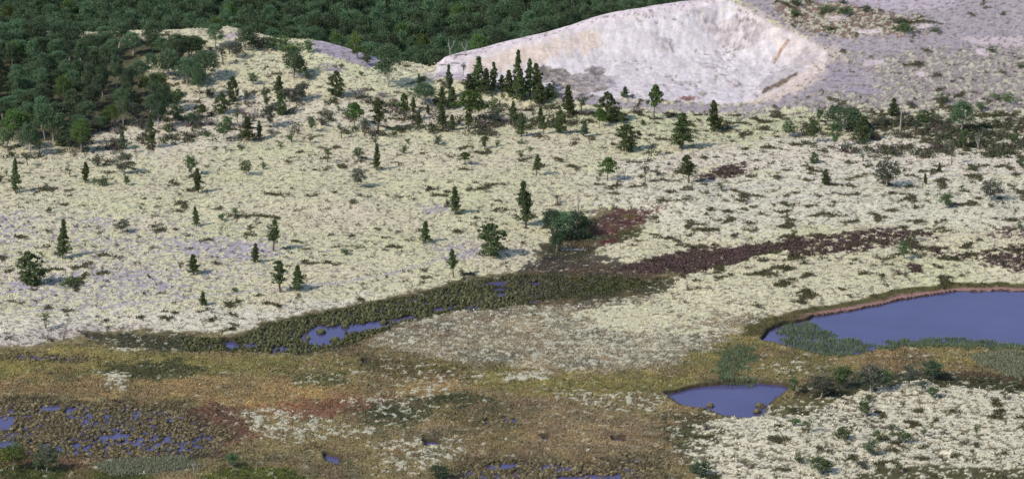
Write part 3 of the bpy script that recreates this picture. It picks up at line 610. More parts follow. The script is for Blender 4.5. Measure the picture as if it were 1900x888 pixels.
tufts('bog_grass', q, .10, .14, np.clip(c*1.12, 0, 1), 35, 'olive and rusty grasses covering the flat bog', 'grass', per=2, up=1.5, elong=1.4, var=.22)
q, c = pick((f['L'] > .8) & (f['pit'] < .1) & (f['fo'] < .3), 45000, 37)
tufts('lichen_cushions', q, .05, .17, np.clip(c*1.05, 0, .75), 37, 'cream reindeer lichen cushions covering the heath', 'lichen', per=2, up=.7, elong=.9, var=.12)
SEDGE = [[(1425,612),(1445,598),(1500,592),(1535,600),(1545,612),(1570,622),(1620,630),(1635,636),(1610,650),(1560,665),(1530,668),(1480,648),(1440,636),(1450,620)],
         [(1640,628),(1700,622),(1800,622),(1900,632),(2050,640),(2050,656),(1900,654),(1760,648),(1690,648),(1640,652),(1600,652)], [(1330,650),(1370,640),(1400,648),(1412,660),(1390,690),(1360,712),(1310,712),(1318,690)],
         [(1340,704),(1390,698),(1430,703),(1400,714),(1340,714)]]
qs = []
for i, P in enumerate(SEDGE):
    W_ = unproj(P); a = abs(np.ptp(W_[:, 0])*np.ptp(W_[:, 1])); qq = scatter(int(a*42), W_, 50+i)
    d = fbm(qq[:, 0], qq[:, 1], 3, 52, 3)+(.6 if i else .05); e_ = polysd(W_, qq[:, 0], qq[:, 1], 5.); qq = qq[(d > -.32) & (-e_ > .9*(fbm(qq[:, 0], qq[:, 1], 1.6, 58, 2)+.35)*2)]; qs.append(qq)
q = np.vstack(qs); zz = np.maximum(gz(q[:, 0], q[:, 1]), WL-.05); q = np.column_stack([q, zz])
cs = np.array((.125, .165, .09))*(1+.35*fbm(q[:, 0], q[:, 1], 2.5, 55, 3))[:, None]
tufts('water_sedge', q, .06, .065, cs, 57, 'blue-green sedges standing in the shallow edges of the ponds', 'sedge', per=3, up=3, elong=5.5, var=.3, spread=.14)
qq = np.vstack([scatter(9000, unproj([(1800,664),(1860,652),(2050,662),(2050,704),(1870,700)]), 60), scatter(5000, unproj([(170,862),(240,850),(340,848),(370,866),(210,882)]), 61)])
tufts('pale_sedge', qq, .06, .07, (.21, .22, .14), 59, 'pale grey-green sedge on the wet turf beside the ponds and pools', 'sedge', per=3, up=3, elong=4.0, spread=.2)
qq = scatter(26000, BANDW, 63); qq = qq[gz(qq[:, 0], qq[:, 1]) > WL]
tufts('marsh_grass', qq, .1, .16, (.07, .08, .03), 62, 'short dark marsh grass between the olive tussocks', 'grass', per=2, up=2, elong=1.6)

sc_ = np.vstack([scatter(900, unproj(P), 90+k) for k, P in enumerate(([(170,235),(270,210),(330,165),(420,200),(560,190),(580,240),(470,265),(300,270),(150,290),(0,300),(0,275),(120,270)], [(560,190),(700,170),(860,190),(1050,200),(1100,240),(860,260),(640,250)], [(1480,235),(1600,225),(1900,230),(1900,290),(1700,300),(1500,280)]))])
sc_ = sc_[(fbm(sc_[:, 0], sc_[:, 1], 5, 93, 2) > .02)]; rs = np.random.default_rng(94); sc_ = np.repeat(sc_, 9, 0)+rs.normal(0, .30, (len(sc_)*9, 2))
sq = np.repeat(np.array([(.085, .095, .05), (.11, .085, .075), (.07, .085, .045)])[rs.integers(0, 3, len(sc_)//9)], 9, 0)
tufts('low_scrub', sc_, .75, .17, sq, 95, 'knee-high dusky and purplish scrub between the trees at the heath edges', 'scrub', per=5, up=1.3, elong=1.3, spread=.14)

# ---------------------------------------------------------------- tree kinds
def pine(seed, h, r, base, full=1.0, top=1.0, tuft=.19, shape='cone', spread=.28, dens=1.0, limbs=8):
    g = np.random.default_rng(seed); nc = int(80*full); parts = []
    t = g.uniform(0, 1, nc)**.85
    if shape == 'cone': rr = r*(1-t)**.8*(.72+.28*np.sin(t*26+seed))*1.05
    elif shape == 'round': rr = r*np.sqrt(np.clip(1-(t*1.9-.85)**2, .05, 1))
    elif shape == 'col': rr = r*np.clip(1-t**3, .15, 1)*(.72+.28*np.sin(t*9+seed*2))
    else: rr = r*np.clip(.55+.9*t-1.1*t*t, .2, 1)*(.7+.3*np.sin(t*17+seed))
    th = g.uniform(0, 2*np.pi, nc); q = np.sqrt(g.uniform(.12, 1, nc))
    lob = 1+.32*np.sin(2*th+seed)*np.sin(6*t+seed)+.24*g.normal(size=nc)
    cx, cy = rr*q*lob*np.cos(th), rr*q*lob*np.sin(th); z0 = h*base; cz = z0+(h*.97-z0)*t-.12*q*rr
    cz = np.concatenate([cz, [h*.93, h*.97, h*.88, h*.9]]); cx = np.concatenate([cx, [0, 0, .1, -.1]]); cy = np.concatenate([cy, [0, 0, .1, -.05]])
    nl = int(26*dens); n = len(cx)
    cc = np.repeat(np.stack([cx, cy, cz], 1), nl, 0); off = g.normal(size=(n*nl, 3))*np.array([spread*.62, spread*.62, spread*.36])*np.repeat(np.clip(1.15-.75*(cz-z0)/(h-z0), .3, 1), nl)[:, None]
    out = np.concatenate([cc[:, :2]*.35/r, np.full((n*nl, 1), .5)], 1)
    V, F = tilt_tris(cc+off, tuft, g, up=.8, elong=1.25, out=out)
    crown = (V, F)
    lean = g.uniform(-.06, .06, 2)*h
    tp = [(0, 0, -.3), (lean[0]*.2, lean[1]*.2, h*.3), (0, 0, h*.65), (0, 0, h*.94)]
    tv = [tube(tp, [.035*h**.9, .028*h**.9, .016*h, .006*h])+(0,)]
    for k in g.choice(n, min(limbs, n), replace=False):
        tv.append(tube([(0, 0, max(cz[k]-.35, .2)), (cx[k]*.5, cy[k]*.5, cz[k]-.12), (cx[k], cy[k], cz[k])], [.035, .025, .012], 3)+(0,))
    return join(tv)[:2], crown
def birch(seed, h, r, base, nc=80, nl=28, leaf=.19, stems=3, flat=.7, sp=.36, lob=.5, dome=False):
    g = np.random.default_rng(seed); tv = []
    tips = []
    for s in range(stems):
        a = g.uniform(0, 6.28); d = r*.55*g.uniform(.2, 1) if stems > 1 else .1
        top = (d*math.cos(a), d*math.sin(a), h*g.uniform(.75, .93))
        mid = (top[0]*.55+g.uniform(-.15, .15), top[1]*.55+g.uniform(-.15, .15), h*.42); tips.append((mid, top))
        tv.append(tube([(g.uniform(-.1, .1), g.uniform(-.1, .1), -.3), (mid[0]*.45, mid[1]*.45, h*.2), mid, top], [.05*h**.7*.8, .038*h**.7*.8, .03*h**.5, .01], 5)+(0,))
    th = g.uniform(0, 2*np.pi, nc); ph = g.uniform(-1, 1, nc); q = g.uniform(.25, 1, nc)**.5
    zc = h*(base+1)/2; rz = h*(1-base)/2
    if dome: ph = 1-1.6*g.uniform(0, 1, nc)**1.2; q = g.uniform(.55, 1, nc)**.5
    bump = 1+lob*np.sin(3*th+seed)*np.cos(2.3*ph*3+seed)+.12*g.normal(size=nc)
    cr = np.sqrt(1-ph**2*.92)
    cx = r*q*cr*np.cos(th)*bump*.88; cy = r*q*cr*np.sin(th)*bump*.88; cz = zc+rz*ph*q*.93
    for k in range(min(nc, 10)):
        m = tips[k % stems][0]; tv.append(tube([m, ((m[0]+cx[k])/2, (m[1]+cy[k])/2, (m[2]+cz[k])/2+.1), (cx[k], cy[k], cz[k])], [.03, .02, .008], 3)+(0,))
    cc = np.repeat(np.stack([cx, cy, cz], 1), nl, 0); off = g.normal(size=(nc*nl, 3))*np.array([sp*.6, sp*.6, sp*.6*flat])
    V, F = tilt_tris(cc+off, leaf, g, up=.9, elong=1.0)
    return join(tv)[:2], (V, F)
def twigs(seed, h, r, n=14, rad=.022):
    g = np.random.default_rng(seed); tv = []
    for k in range(n):
        a = g.uniform(0, 6.28); d = r*g.uniform(.3, 1); z = h*g.uniform(.6, 1)
        tv.append(tube([(g.uniform(-.08, .08), g.uniform(-.08, .08), -.1), (d*.35*math.cos(a), d*.35*math.sin(a), z*.5), (d*math.cos(a), d*math.sin(a), z)], [rad*1.6, rad, rad*.4], 3)+(0,))
        for j in range(3):
            b = a+g.uniform(-1, 1); tv.append(tube([(d*.5*math.cos(a), d*.5*math.sin(a), z*.6), (d*.5*math.cos(a)+.3*r*math.cos(b), d*.5*math.sin(a)+.3*r*math.sin(b), z*g.uniform(.8, 1))], [rad*.7, rad*.3], 3)+(0,))
    return join(tv)[:2]
LIB = {}
def addkind(k, gens, hr, tm, cm):
    LIB[k] = []
    for i, (t, c) in enumerate(gens):
        t_me = mesh_np('trunk', t[0], t[1], [tm], smooth=True) if t is not None else None
        c_me = mesh_np('crown', c[0], c[1], [cm]) if c is not None else None
        LIB[k].append((t_me, c_me))
    LIB[k] = (LIB[k], hr)
addkind('P', [pine(s, 5, 1.15, .10, 1.25, spread=.26) for s in (1, 2, 3)]+[pine(s, 5, 1.0, .08, 1.2, shape='col') for s in (4, 5)], (5, 2.3), M_BARK, M_PINE)
addkind('A', [pine(s, 5, 1.25, .30, .85, shape='mid', spread=.25, limbs=16) for s in (6, 7, 8)], (5, 2.5), M_BARK, M_PINE)
addkind('B', [pine(s, 4, 1.4, .06, 1.5, shape=sh, spread=.30) for s, sh in ((9, 'round'), (10, 'cone'), (11, 'round'))], (4, 2.8), M_BARK, M_PINE)
addkind('F', [pine(s, 4, 1.7, .42, 1.1, shape='round', spread=.30, limbs=14) for s in (12, 13)], (4, 3.4), M_BARK, M_FLAT)
addkind('R', [birch(s, 4, 1.6, .18, nc=62, sp=.33, lob=.6, stems=st) for s, st in ((21, 3), (22, 2), (23, 4), (24, 3), (25, 2))], (4, 3.2), M_WHITE, M_BIRCH)
addkind('T', [birch(s, 2.4, .55, .28, nc=16, nl=16, leaf=.13, stems=st, sp=.2) for s, st in ((31, 1), (32, 1), (33, 2), (34, 1))], (2.4, 1.1), M_BARK, M_BIRCH)
addkind('W', [birch(s, 5, 1.55, .16, nc=90, nl=36, leaf=.17, stems=st, sp=.40, flat=.7, lob=.30, dome=True) for s, st in ((41, 2), (42, 3), (43, 2), (44, 1), (45, 3), (46, 2))], (5, 3.1), M_WHITE, M_FOR)
LIB['S'] = []
for s in range(51, 56):
    t, c = birch(s, 1.2, 1.0, .05, nc=28, nl=20, leaf=.13, stems=5, sp=.22, lob=.6)
    V, F, mi = join([(t[0], t[1], 0), (c[0], c[1], 1)]); LIB['S'].append((mesh_np('shrub', V, F, [M_BARK, M_BIRCH], mi), None))
LIB['S'] = (LIB['S'], (1.2, 2.0))
LIB['H'] = []
for s in (61, 62, 63):
    a = twigs(s, 1.2, 1.1, 22, .018); t, c = birch(s, .7, 1.1, .0, nc=20, nl=12, leaf=.11, stems=3, sp=.3)
    V, F, mi = join([(a[0], a[1], 0), (c[0], c[1], 1)]); LIB['H'].append((mesh_np('twiggy_shrub', V, F, [M_DEAD, M_HEATH], mi), None))
LIB['H'] = (LIB['H'], (1.2, 2.2))
LIB['D'] = ([(mesh_np('bare_tree', *twigs(s, 2, .8, 9), [M_DEAD]), None) for s in (65, 66, 67)], (2, 1.6))
sv, sf = join([tube([(0, 0, -.3), (.03, 0, 1.5), (-.02, .02, 3), (.05, 0, 4)], [.13, .10, .07, .03], 6)+(0,), tube([(0, 0, 2.2), (.22, .1, 2.5)], [.04, .02], 4)+(0,), tube([(0, 0, 3.0), (-.2, .05, 3.2)], [.03, .01], 4)+(0,)])[:2]
LIB['K'] = ([(mesh_np('snag', sv, sf, [M_DEAD], smooth=True), None)], (4, .4))
MODMAT = {'d': M_DUSK, 'x': M_DARK, 'b': M_YEL, 'g': M_GREY, 'h': M_FLAT}
NAMES = dict(P=('pine_tree', 'pine tree'), A=('pine_tree', 'pine tree'), B=('pine_tree', 'pine tree'), F=('pine_tree', 'pine tree'), R=('birch_tree', 'birch tree'), Y=('birch_tree', 'birch tree'),
             T=('sapling', 'sapling'), W=('birch_tree', 'birch tree'), S=('shrub', 'shrub'), H=('twiggy_shrub', 'shrub'), D=('bare_tree', 'bare shrub'), K=('dead_tree', 'dead tree'))
GROUPS = dict(pine_tree='pines scattered over the heath', birch_tree='birches scattered over the heath', sapling='saplings on the heath', shrub='shrubs on the heath', twiggy_shrub='purple brushwood on the heath',
              bare_tree='leafless shrubs on the heath')
def plant(kind, mod, x, y, z, sx, sz, rot, label, group, rnd):
    vs, hr = LIB[kind]; t, c = vs[rnd % len(vs)]; nm, cat = NAMES[kind]
    if c is None: root = bpy.data.objects.new(nm, t)
    else: root = bpy.data.objects.new(nm, None); root.empty_display_size = .3
    COL.objects.link(root); root.location = (x, y, z); root.rotation_euler = (math.sin(rot*37)*.05, math.cos(rot*23)*.06, rot); root.scale = (sx, sx, sz)
    root['label'] = label; root['category'] = cat
    if group: root['group'] = group
    def over(o, slot, m):
        o.material_slots[slot].link = 'OBJECT'; o.material_slots[slot].material = m
    mm = MODMAT.get(mod)
    if kind in 'PAB' and mod == 'd': mm = M_PINED
    if c is not None:
        a = bpy.data.objects.new('trunk', t); b = bpy.data.objects.new('crown', c)
        for o in (a, b): COL.objects.link(o); o.parent = root
        if mm: over(b, 0, mm)
    elif mm and kind == 'S': over(root, 1, mm)
    return root
TREES = '''29 361 61 20 P slender dark pine with a long bare lower trunk on the outer pale heath
158 339 38 18 P short conical pine beside a low round bush on the pale heath
191 345 19 32 S wide low dark green bush just beside the short conical pine
130 330 22 14 T small crooked sapling in front of the short conical pine's brownish patch
181 308 24 23 Sd grey-green upright bush on open lichen behind the low round bush
22 295 18 14 T faint young sapling below the ragged birches at the wood's lowest corner
52 309 26 16 Td reddish twiggy sapling between two faint young ones near the wood's lowest corner
73 290 27 12 T thin leaning sapling just in front of the dark round birch at the wood edge
13 275 38 24 R ragged birch at the wood's lowest corner with white lichen behind
48 278 38 34 Wd broad dark birch bush standing out from the wood's lower edge
100 262 46 38 W wide leafy birch on the wood edge above two dark bushes
117 272 34 28 Bd compact dark bush at the tip of the wood edge
152 282 36 38 Rd see-through grey birch with several thin upright stems on pinkish lichen
228 278 32 20 Bd narrow dark bush directly behind the forked pale-stemmed birch
230 322 44 32 Rd tall forked birch with pale bare lower stems on open lichen
234 345 20 15 S small green bush at the foot of the tall forked birch
251 284 14 12 T tiny sapling beside the crown of the forked birch
287 346 24 15 D leafless grey bush standing alone on cream lichen
282 276 56 19 P narrow spire-like pine among dusky shrubs near the wood
92 397 13 12 S tiny dark bush behind a violet bare sand patch
12 329 14 10 T tiny sapling behind the slender bare-trunked pine
2 342 16 14 S small bush cut by the edge of the view on the outer heath
310 247 16 24 S low rounded green bush beside the narrow spire-like pine
310 259 10 16 Sd small brown dry bush in front of the low rounded green bush
327 205 40 32 R leafy upper birch of the pair stacked behind one another at the ridge foot
328 231 34 25 R dark lower birch of the stacked pair next to a dusky thicket
375 219 23 17 F small round-topped tree on a thin stem in pinkish lichen
410 211 36 25 B round dark pine with purple dead brush around its foot
434 189 42 21 B dark upright pine with a pale dead stem beside it on the ridge slope
469 161 21 18 R small birch halfway up the ridge slope near olive mats
516 175 32 25 B dark cone-shaped pine in front of the twin birches on the slope
545 147 45 30 W leafy birch, taller of two joined at the crown below the bare crest
557 149 34 24 W stouter birch whose crown meets its taller twin below the crest
572 152 18 12 Sd small dusky bush at the foot of the twin joined birches
540 188 27 38 Rd spreading dusky birch thicket low on the ridge slope
562 186 33 26 Rd grey airy birch with a purple shadowed foot on the ridge slope
520 213 40 20 B dark pine with green lower limbs below the dusky birch thicket
496 198 34 16 R thin ragged birch beside the dark pine below the dusky thicket
440 232 32 14 T pair-stemmed thin sapling rising behind the bushy pine with the black base
451 231 24 8 D leafless thin stem between the pair-stemmed sapling and a bushy pine
421 237 20 17 R small round birch at the end of the dusky thicket
415 261 32 19 R green birch with thin stem in front of the end of the dusky thicket
461 263 41 28 P bushy dark pine with a black base on lichen below the ridge
480 258 30 13 P narrow pine standing close against the bushy black-based pine
500 238 40 28 Rd see-through birch with grey stems and dark mat at its foot
474 220 22 16 D leafless pale grey shrub with a purple mat under it
466 200 16 14 D small leafless shrub above the pale grey one on the slope
541 265 17 15 S single small round bush on smooth lichen under the ridge
522 274 10 10 S tiny bush in front of the single small round bush
575 267 18 14 Td pale thin sapling on smooth lichen beyond the small round bush
355 257 10 22 Sd flat dry brown bush in white lichen near the dusky thicket
385 257 9 14 S tiny greenish bush between dry bush and leafy birch
419 283 10 8 T tiny upright seedling on bare cream lichen
355 326 38 22 R dusky birch directly behind a dark conical pine on open lichen
368 357 45 19 P dark conical pine touching the dusky birch behind it
457 326 30 20 R curved scraggly birch alone on open lichen
489 316 14 12 S small round green bush past the curved scraggly birch
350 237 14 20 H dusky purple brushwood at the start of the low thicket
366 237 15 22 H dusky purple brushwood in the middle of the low thicket
384 236 16 22 H dusky purple brushwood at the thicket's tallest tangle
400 235 13 16 H dusky purple brushwood at the end of the low thicket
445 240 12 26 H dark purple brushwood behind the bushy black-based pine
352 110 38 38 W big leafy birch just under the ridge top
381 150 46 44 W largest rounded birch on the ridge flank with dark shadow side
347 160 42 28 W smaller birch joined to the largest rounded birch of the ridge flank
312 150 46 34 W birch with forked pale stems on the wood's ridge edge
316 118 30 26 Rd loose grey-green birch above the one with forked pale stems
293 96 24 26 R low spreading birch at the ridge top beside a cream bald patch
400 88 38 26 W upright birch on the ridge skyline beside a white bald patch
455 94 38 28 W dark birch on the ridge skyline beyond the pale bald crest
439 109 30 24 Rd grey birch just under the skyline with dark foot
415 122 38 20 Td airy see-through sapling on the cream ridge slope
540 98 18 50 Sh flat wide green juniper-like bush on the ridge crest
485 90 22 46 Sd long dusky low bush along the ridge crest
572 99 22 18 R small birch where the grey bare crest strip begins
663 110 44 23 Y bright yellow-green birch standing on the bare grey crest strip
680 122 22 17 R small birch at the lower end of the grey crest strip
720 163 65 36 W tall double-tiered leafy tree breaking the ridge line
623 180 44 25 B dark double-lobed bush-tree midway down the ridge slope
670 142 9 10 S tiny dark bush below the grey crest strip
667 184 24 26 Hd tangled dusky shrub on pinkish lichen below the ridge
710 181 14 24 H low purple twiggy shrub near the tangled dusky one
778 163 24 10 P thin little pine rising behind a broad dark bush
787 195 36 34 W broad dark birch casting a black shadow on the lichen
835 184 54 15 P tall slim spire pine standing in front of the sand's lower end
821 206 38 21 P feathery pine, outer one at the foot of the slim spire
839 204 36 21 P feathery pine, inner one at the foot of the slim spire
749 227 50 17 F two-stemmed pine with bare trunks over a dark brown mat
768 208 24 12 P small pine behind the two-stemmed bare-trunked pine
860 140 24 8 T thin dark sapling silhouetted on white sand beside the pines
658 234 41 29 F rounded dark pine on one clear leaning stem
701 242 55 30 A open airy pine with visible straight trunk and layered limbs
676 253 33 11 Td pale thin sapling between the rounded and the airy pine
660 245 11 7 T seedling at the foot of the rounded pine
633 257 28 14 Td thin drooping sapling in front of the rounded pine
579 246 28 13 R narrow small birch next to a dusky bush on lichen
597 234 15 21 Sd dusky round bush beside the narrow small birch
731 255 17 14 S small slanting bush in front of the airy pine
761 245 10 9 S tiny bush in front of the dark brown mat
776 236 26 13 P small bright pine beyond the two-stemmed pine
794 217 19 9 P tiny narrow pine behind the small bright one
799 237 8 7 S dot-like bush beyond the small bright pine
822 238 37 22 P triangular pine on short stem before the flat-crowned tree
840 244 27 20 B bushy pine tucked between triangular pine and flat-crowned tree
872 226 53 52 F wide flat-crowned bright green pine, broadest crown of the heath
870 247 41 19 A slim pine with clear stem in front of the flat-crowned pine
916 230 27 24 Rd dark ragged birch with fanning stems past the flat-crowned pine
813 269 18 18 Sd ball-shaped dusky bush alone on smooth lichen
750 284 16 13 S small forked green bush on smooth lichen
697 274 26 15 Td pale ghostly birch just behind the dark columnar pine
699 315 50 17 P dark columnar pine with a pale birch behind it
664 297 26 17 R V-shaped green sapling on open lichen
607 303 27 11 T crooked two-part sapling on open lichen
664 347 38 25 Rd see-through grey-green birch alone in mid heath
863 308 22 26 F flat-topped bright green small tree leaning over lichen
757 266 9 10 S scrap of bush before the dark brown mat
886 174 58 28 P broad pine at the near end of the dense pine clump against the sand
870 177 34 24 P low olive pine at the outer end of the dense clump
901 179 44 24 P blue-green pine filling the gap in the dense clump's near end
917 173 48 17 P twin-tipped narrow pine between the two halves of the dense clump
932 172 28 18 P short dark pine in the low middle of the dense clump
946 182 46 24 P green pine leaning against the tallest of the dense clump
959 186 80 22 P tallest pine of the dense clump, its tip high against white sand
968 187 50 28 P full-skirted pine in front of the tallest of the clump
983 180 62 22 P second tallest pine of the dense clump with dark straight top
996 180 56 24 P round-topped tall pine next to the second tallest in the clump
1004 191 36 36 B wide bushy pine at the sand-side foot of the dense clump
1019 182 25 20 B bluish bush-pine at the far end of the dense clump
1031 184 12 11 S little round bush just outside the far end of the dense clump
1027 160 13 7 T ghostly sapling on grey sand behind the dense clump
1055 215 48 26 P ragged dark pine with wide lower limbs past the dense clump
1078 216 37 20 Td see-through thin birch beside the ragged dark pine
1129 228 50 36 B big blue-dark bushy pine near the sand pit's lip
1112 236 34 19 F round small pine on bare stem leaning on the blue-dark one
953 230 38 19 B olive bushy pine below the clump with grey dead stems by it
967 226 34 12 D grey dead forked stem between olive pine and dark pillar pine
967 254 40 19 P dark pillar pine in front of the dense clump
990 221 13 7 T tiny sapling under the dense clump
1003 232 30 15 P small light pine between two dark pines under the clump
1009 250 31 14 A small pine on a thin clear stem under the clump
1041 249 39 22 B knobbly dark pine with a bright green foot
1083 254 27 17 Pd pale grey-green small pine standing alone near the knobbly one
982 241 12 11 S small bush beside the dark pillar pine
899 277 25 15 R bent small birch with double crown on smooth lichen
923 273 12 9 S tiny rounded bush next to the bent small birch
968 268 8 14 S flat tiny bush below the dark pillar pine
967 290 13 12 S small bush beside a cone seedling in mid heath
982 289 18 9 T dark cone seedling next to a small bush in mid heath
995 327 38 20 A pine with thin clear stem and tufted crown in mid heath
1041 304 10 13 S low bush among olive mats past the tufted pine
1127 335 44 34 F round-headed pine on a clear trunk in mid heath
1114 333 15 9 T seedling pressed against the round-headed pine's trunk
1048 346 22 9 D thin bare stem with few twigs in mid heath
976 418 80 34 P tall full pine, biggest single tree of the open heath
846 400 50 25 P compact full pine alone on the central lichen
789 450 39 23 P small stout pine alone on the central lichen
911 475 60 46 B large round bright pine with a small spike on its crown
841 513 52 21 A narrow thin-foliaged pine near the dark marsh edge
507 466 57 28 A pine with bare leaning trunk and a low mat at its foot
520 543 58 31 A taller of two neighbouring pines beside the pale trail
552 541 47 27 P shorter, bushier of two neighbouring pines beside the pale trail
641 474 13 18 S spiky dark low bush in central lichen
672 537 16 7 T tiny seedling between the trail and the dark marsh
473 487 35 19 P small dark pine with a mat skirt on the central lichen
360 508 37 26 P small layered pine by a violet bare patch
376 567 27 20 B chunky small pine below the pale trail
365 419 36 16 P narrow small pine above the violet bare patches
412 408 15 17 S dark green small bush beside the narrow small pine
437 400 17 15 S small bush leaning like a flag beyond the narrow small pine
227 431 26 25 Rd loose grey bush-birch behind the violet bare strip
116 481 70 26 P tall lumpy columnar pine on the outer heath
57 527 62 48 B broad full-skirted pine, stoutest on the outer heath
130 533 22 31 S low dark bush beyond the stoutest pine
190 506 12 7 T tiny dark seedling on the violet bare patch
276 516 9 8 S tiny brown bush beyond the violet bare patch
262 502 16 12 D faint bare twigs on cream lichen near the violet patch
436 541 9 15 S flat dark bush on the pale trail
85 613 33 15 T bright green slender sapling near the bog margin
1160 180 19 19 B dark cone bush sitting on the lip of the sand pit
1173 182 8 9 Sd tiny reddish bush at the side of the dark cone bush
1213 224 57 25 F tall leaning pine with long bare trunk before the sand pit
1325 243 52 34 B broad brown-green pine with dark foot in front of the pit floor
1264 278 61 42 P largest layered pine of the heath in front of the pit
1163 281 45 38 B bright bushy pine with two side spikes below the pit lip
1208 292 33 17 Td lean sapling with a tuft on a thin stem and purple foot
1192 234 11 11 S small bush beside the tall leaning pine
1278 341 52 31 A dark open pine beside a purple heather patch
1159 332 26 12 D crooked bare stem next to the round-headed pine
1198 340 36 15 Td wispy crooked birch with a dark foot in mid heath
1220 325 14 12 Sd small dusky bush beyond the wispy crooked birch
1339 354 18 18 T small spiky sapling by the thin trail
1311 366 14 12 Td faint twig sapling just below the thin trail
1464 254 28 20 R dark ragged small birch on the greenish lichen next to the pit
1508 266 40 19 R narrow dark birch with leaning crown beyond the greenish lichen
1520 230 25 12 R thin leafy stem behind the narrow dark birch
1567 243 40 56 W wide dark birch thicket with grey stems under it
1548 274 46 17 R slim birch hanging in front of the wide dark thicket
1598 264 44 25 B dark oval crowned tree on a short stem by the wide thicket
1657 215 31 25 B dark cone-shaped pine beside the grey snag
1670 248 46 5 K tall grey leafless snag standing upright
1715 226 22 27 B very dark round bush-pine on the rough ground past the snag
1737 228 16 26 Sd flat dusky bush joined to the very dark round one
1686 234 18 26 Sd flat dusky bush at the foot of the grey snag
1511 303 22 17 B small green bush alone below the dark thickets
1601 302 16 11 T little dark sapling above the pale-stemmed birch
1645 347 50 40 Rd birch with white bare stems and a crown open in the middle
1754 190 16 23 S blue-dark bush on the violet gravel margin
1688 196 9 18 Sd flat little bush behind the dark cone-shaped pine
1783 246 48 33 W large dark tree of the rough ground with a second one below
1789 274 32 15 R narrow tree directly below the large dark one
1766 306 48 13 Td sapling with a tuft on a long crooked bare stem
1818 204 14 17 R small birch on rough ground behind the large dark tree
1845 217 10 12 S tiny bush on rough ground at the far edge
1846 234 14 12 S small bush with a dark gap beside it on the rough ground
1850 296 34 11 Td dark leaning sapling near the edge of the view
1883 268 20 12 R small dark birch near the edge of the view
1865 187 10 46 Sh flat bright green bush patch on the rough lichen
1896 314 20 19 R green bush birch cut by the edge of the view
1742 321 18 11 B tiny dark tree between two trails of lichen
1717 343 22 9 P tiny upright pine beside the thin trail
1808 319 10 17 S flat dark green bush near an oval mat
1757 387 29 27 R green bushy birch with a side lobe and blue shadow
1838 374 40 35 Rd round dusky birch with ring-shaped open crown
1784 353 9 9 S dot-like green bush on an olive mat
1892 424 14 12 S small bush near the edge above the heather
1533 349 30 16 B small dense pillar-shaped tree beside the thin trail
1677 481 35 22 R light green small tree just below the purple heather strip
1696 445 20 11 T sapling at the tip of the purple heather strip
1024 440 49 34 Wx blue-green birch at the front of the marsh thicket
1047 443 48 36 W bright centre birch of the marsh thicket
1072 438 44 34 Wx darkest birch in the heart of the marsh thicket
1032 466 33 21 Wx small dark birch in front of the marsh thicket
1092 425 22 30 Sx low dark bush trailing off the marsh thicket
1073 396 42 16 D pale ghostly bare birch behind the marsh thicket
1034 378 16 12 Td small dusky sapling above the marsh thicket
1473 10 14 24 S green bush at the top margin beside the pit rim
1479 29 10 20 S low green bush closest to the pit rim on the plateau
1533 25 12 26 S green bush in the plateau's yellowish patch
1567 27 14 36 S wide dark green bush in the middle of the plateau's yellowish patch
1564 10 8 18 Sd small grey bush behind the wide dark green one
1605 23 14 19 Sd dusky grey bush at the end of the yellowish patch
1667 44 14 30 Sd green-grey bush just behind the plateau's darkest bush
1679 61 16 40 S broad darkest bush of the plateau next to a white sand spot
1734 60 9 18 S small green bush past the plateau's darkest bush
1538 59 8 16 S small bush on reddish ground beside the pit rim
1840 98 11 15 S lone round bush beside a white sand spot on the plateau
1895 122 10 16 S small bush at the plateau's edge of view
25 872 54 44 Yb bright fresh-green birch with pale stems by the pools
87 875 52 42 Rg thin grey-green birch with white forked stems by the pools
68 872 24 16 Rg little birch between the fresh-green and the white-stemmed one
360 878 26 13 D small white-stemmed nearly bare birch at bog margin
431 865 26 27 R small birch with white stems on dark turf
1471 731 32 15 R small upright birch on the bank of the small pond
1525 735 44 48 Rd spreading grey birch with pale arching stems by the small pond
1562 720 46 34 R fresh green birch on the dark turf between the ponds
1617 728 56 42 Rd tallest grey-leaved birch of the row between the ponds
1640 722 38 28 R lower birch joined to the tallest grey-leaved one
1686 718 40 28 Rd thin dusky birch in the row between the ponds
1731 704 36 42 Rx dark wide birch at the end of the row between the ponds
1731 738 22 23 R small bright birch in front of the dark wide one
1712 729 24 16 Rd pale twiggy birch beside the small bright one
1865 745 20 13 Td slim dusky sapling on white lichen near the view's edge
1880 720 18 14 T faint sapling on dark turf near the view's edge
1605 770 32 24 R bright leafy birch on the white lichen slope
1613 745 16 16 R small bright birch above the leafy one on the white slope
1473 795 18 23 S round bright bush by the small pond's outlet side
1500 805 29 19 T bright forked sapling on the white lichen near the small pond
1566 817 28 32 S dark green bush with a brown mat on the white lichen
1632 820 24 28 S green bush in the centre of the white lichen
1672 822 26 36 S broad green bush with a dark foot in the centre of the white lichen
1655 796 12 13 S tiny green bush above the broad one in the white lichen
1714 810 20 11 T thin sapling past the broad green bush
1812 811 25 11 T lone bright sapling on open white lichen
1752 806 12 12 Td tiny dusky sapling on open white lichen
1617 845 34 28 Rg pale see-through birch at the lower white lichen
1520 877 34 38 R bright many-stemmed bush-birch at the lower margin
1483 856 22 22 S dark green bush at the lower margin of the white lichen
1535 872 24 20 Rx dark upright bush joined to the many-stemmed one
1600 868 16 30 Sd dusky wide bush over brown ground at the lower margin
1665 876 30 13 T faint sapling over dark turf at the lower margin
1300 884 32 38 Rx dark green birch bush by the lower bog margin
818 888 28 38 Rx dark green bush at the bog's lower margin
178 243 22 22 Rd grey birch with crooked pale stems at the wood edge, beside olive moss
196 232 26 24 Rx dark birch on the wood edge with a pale twiggy tangle next to it
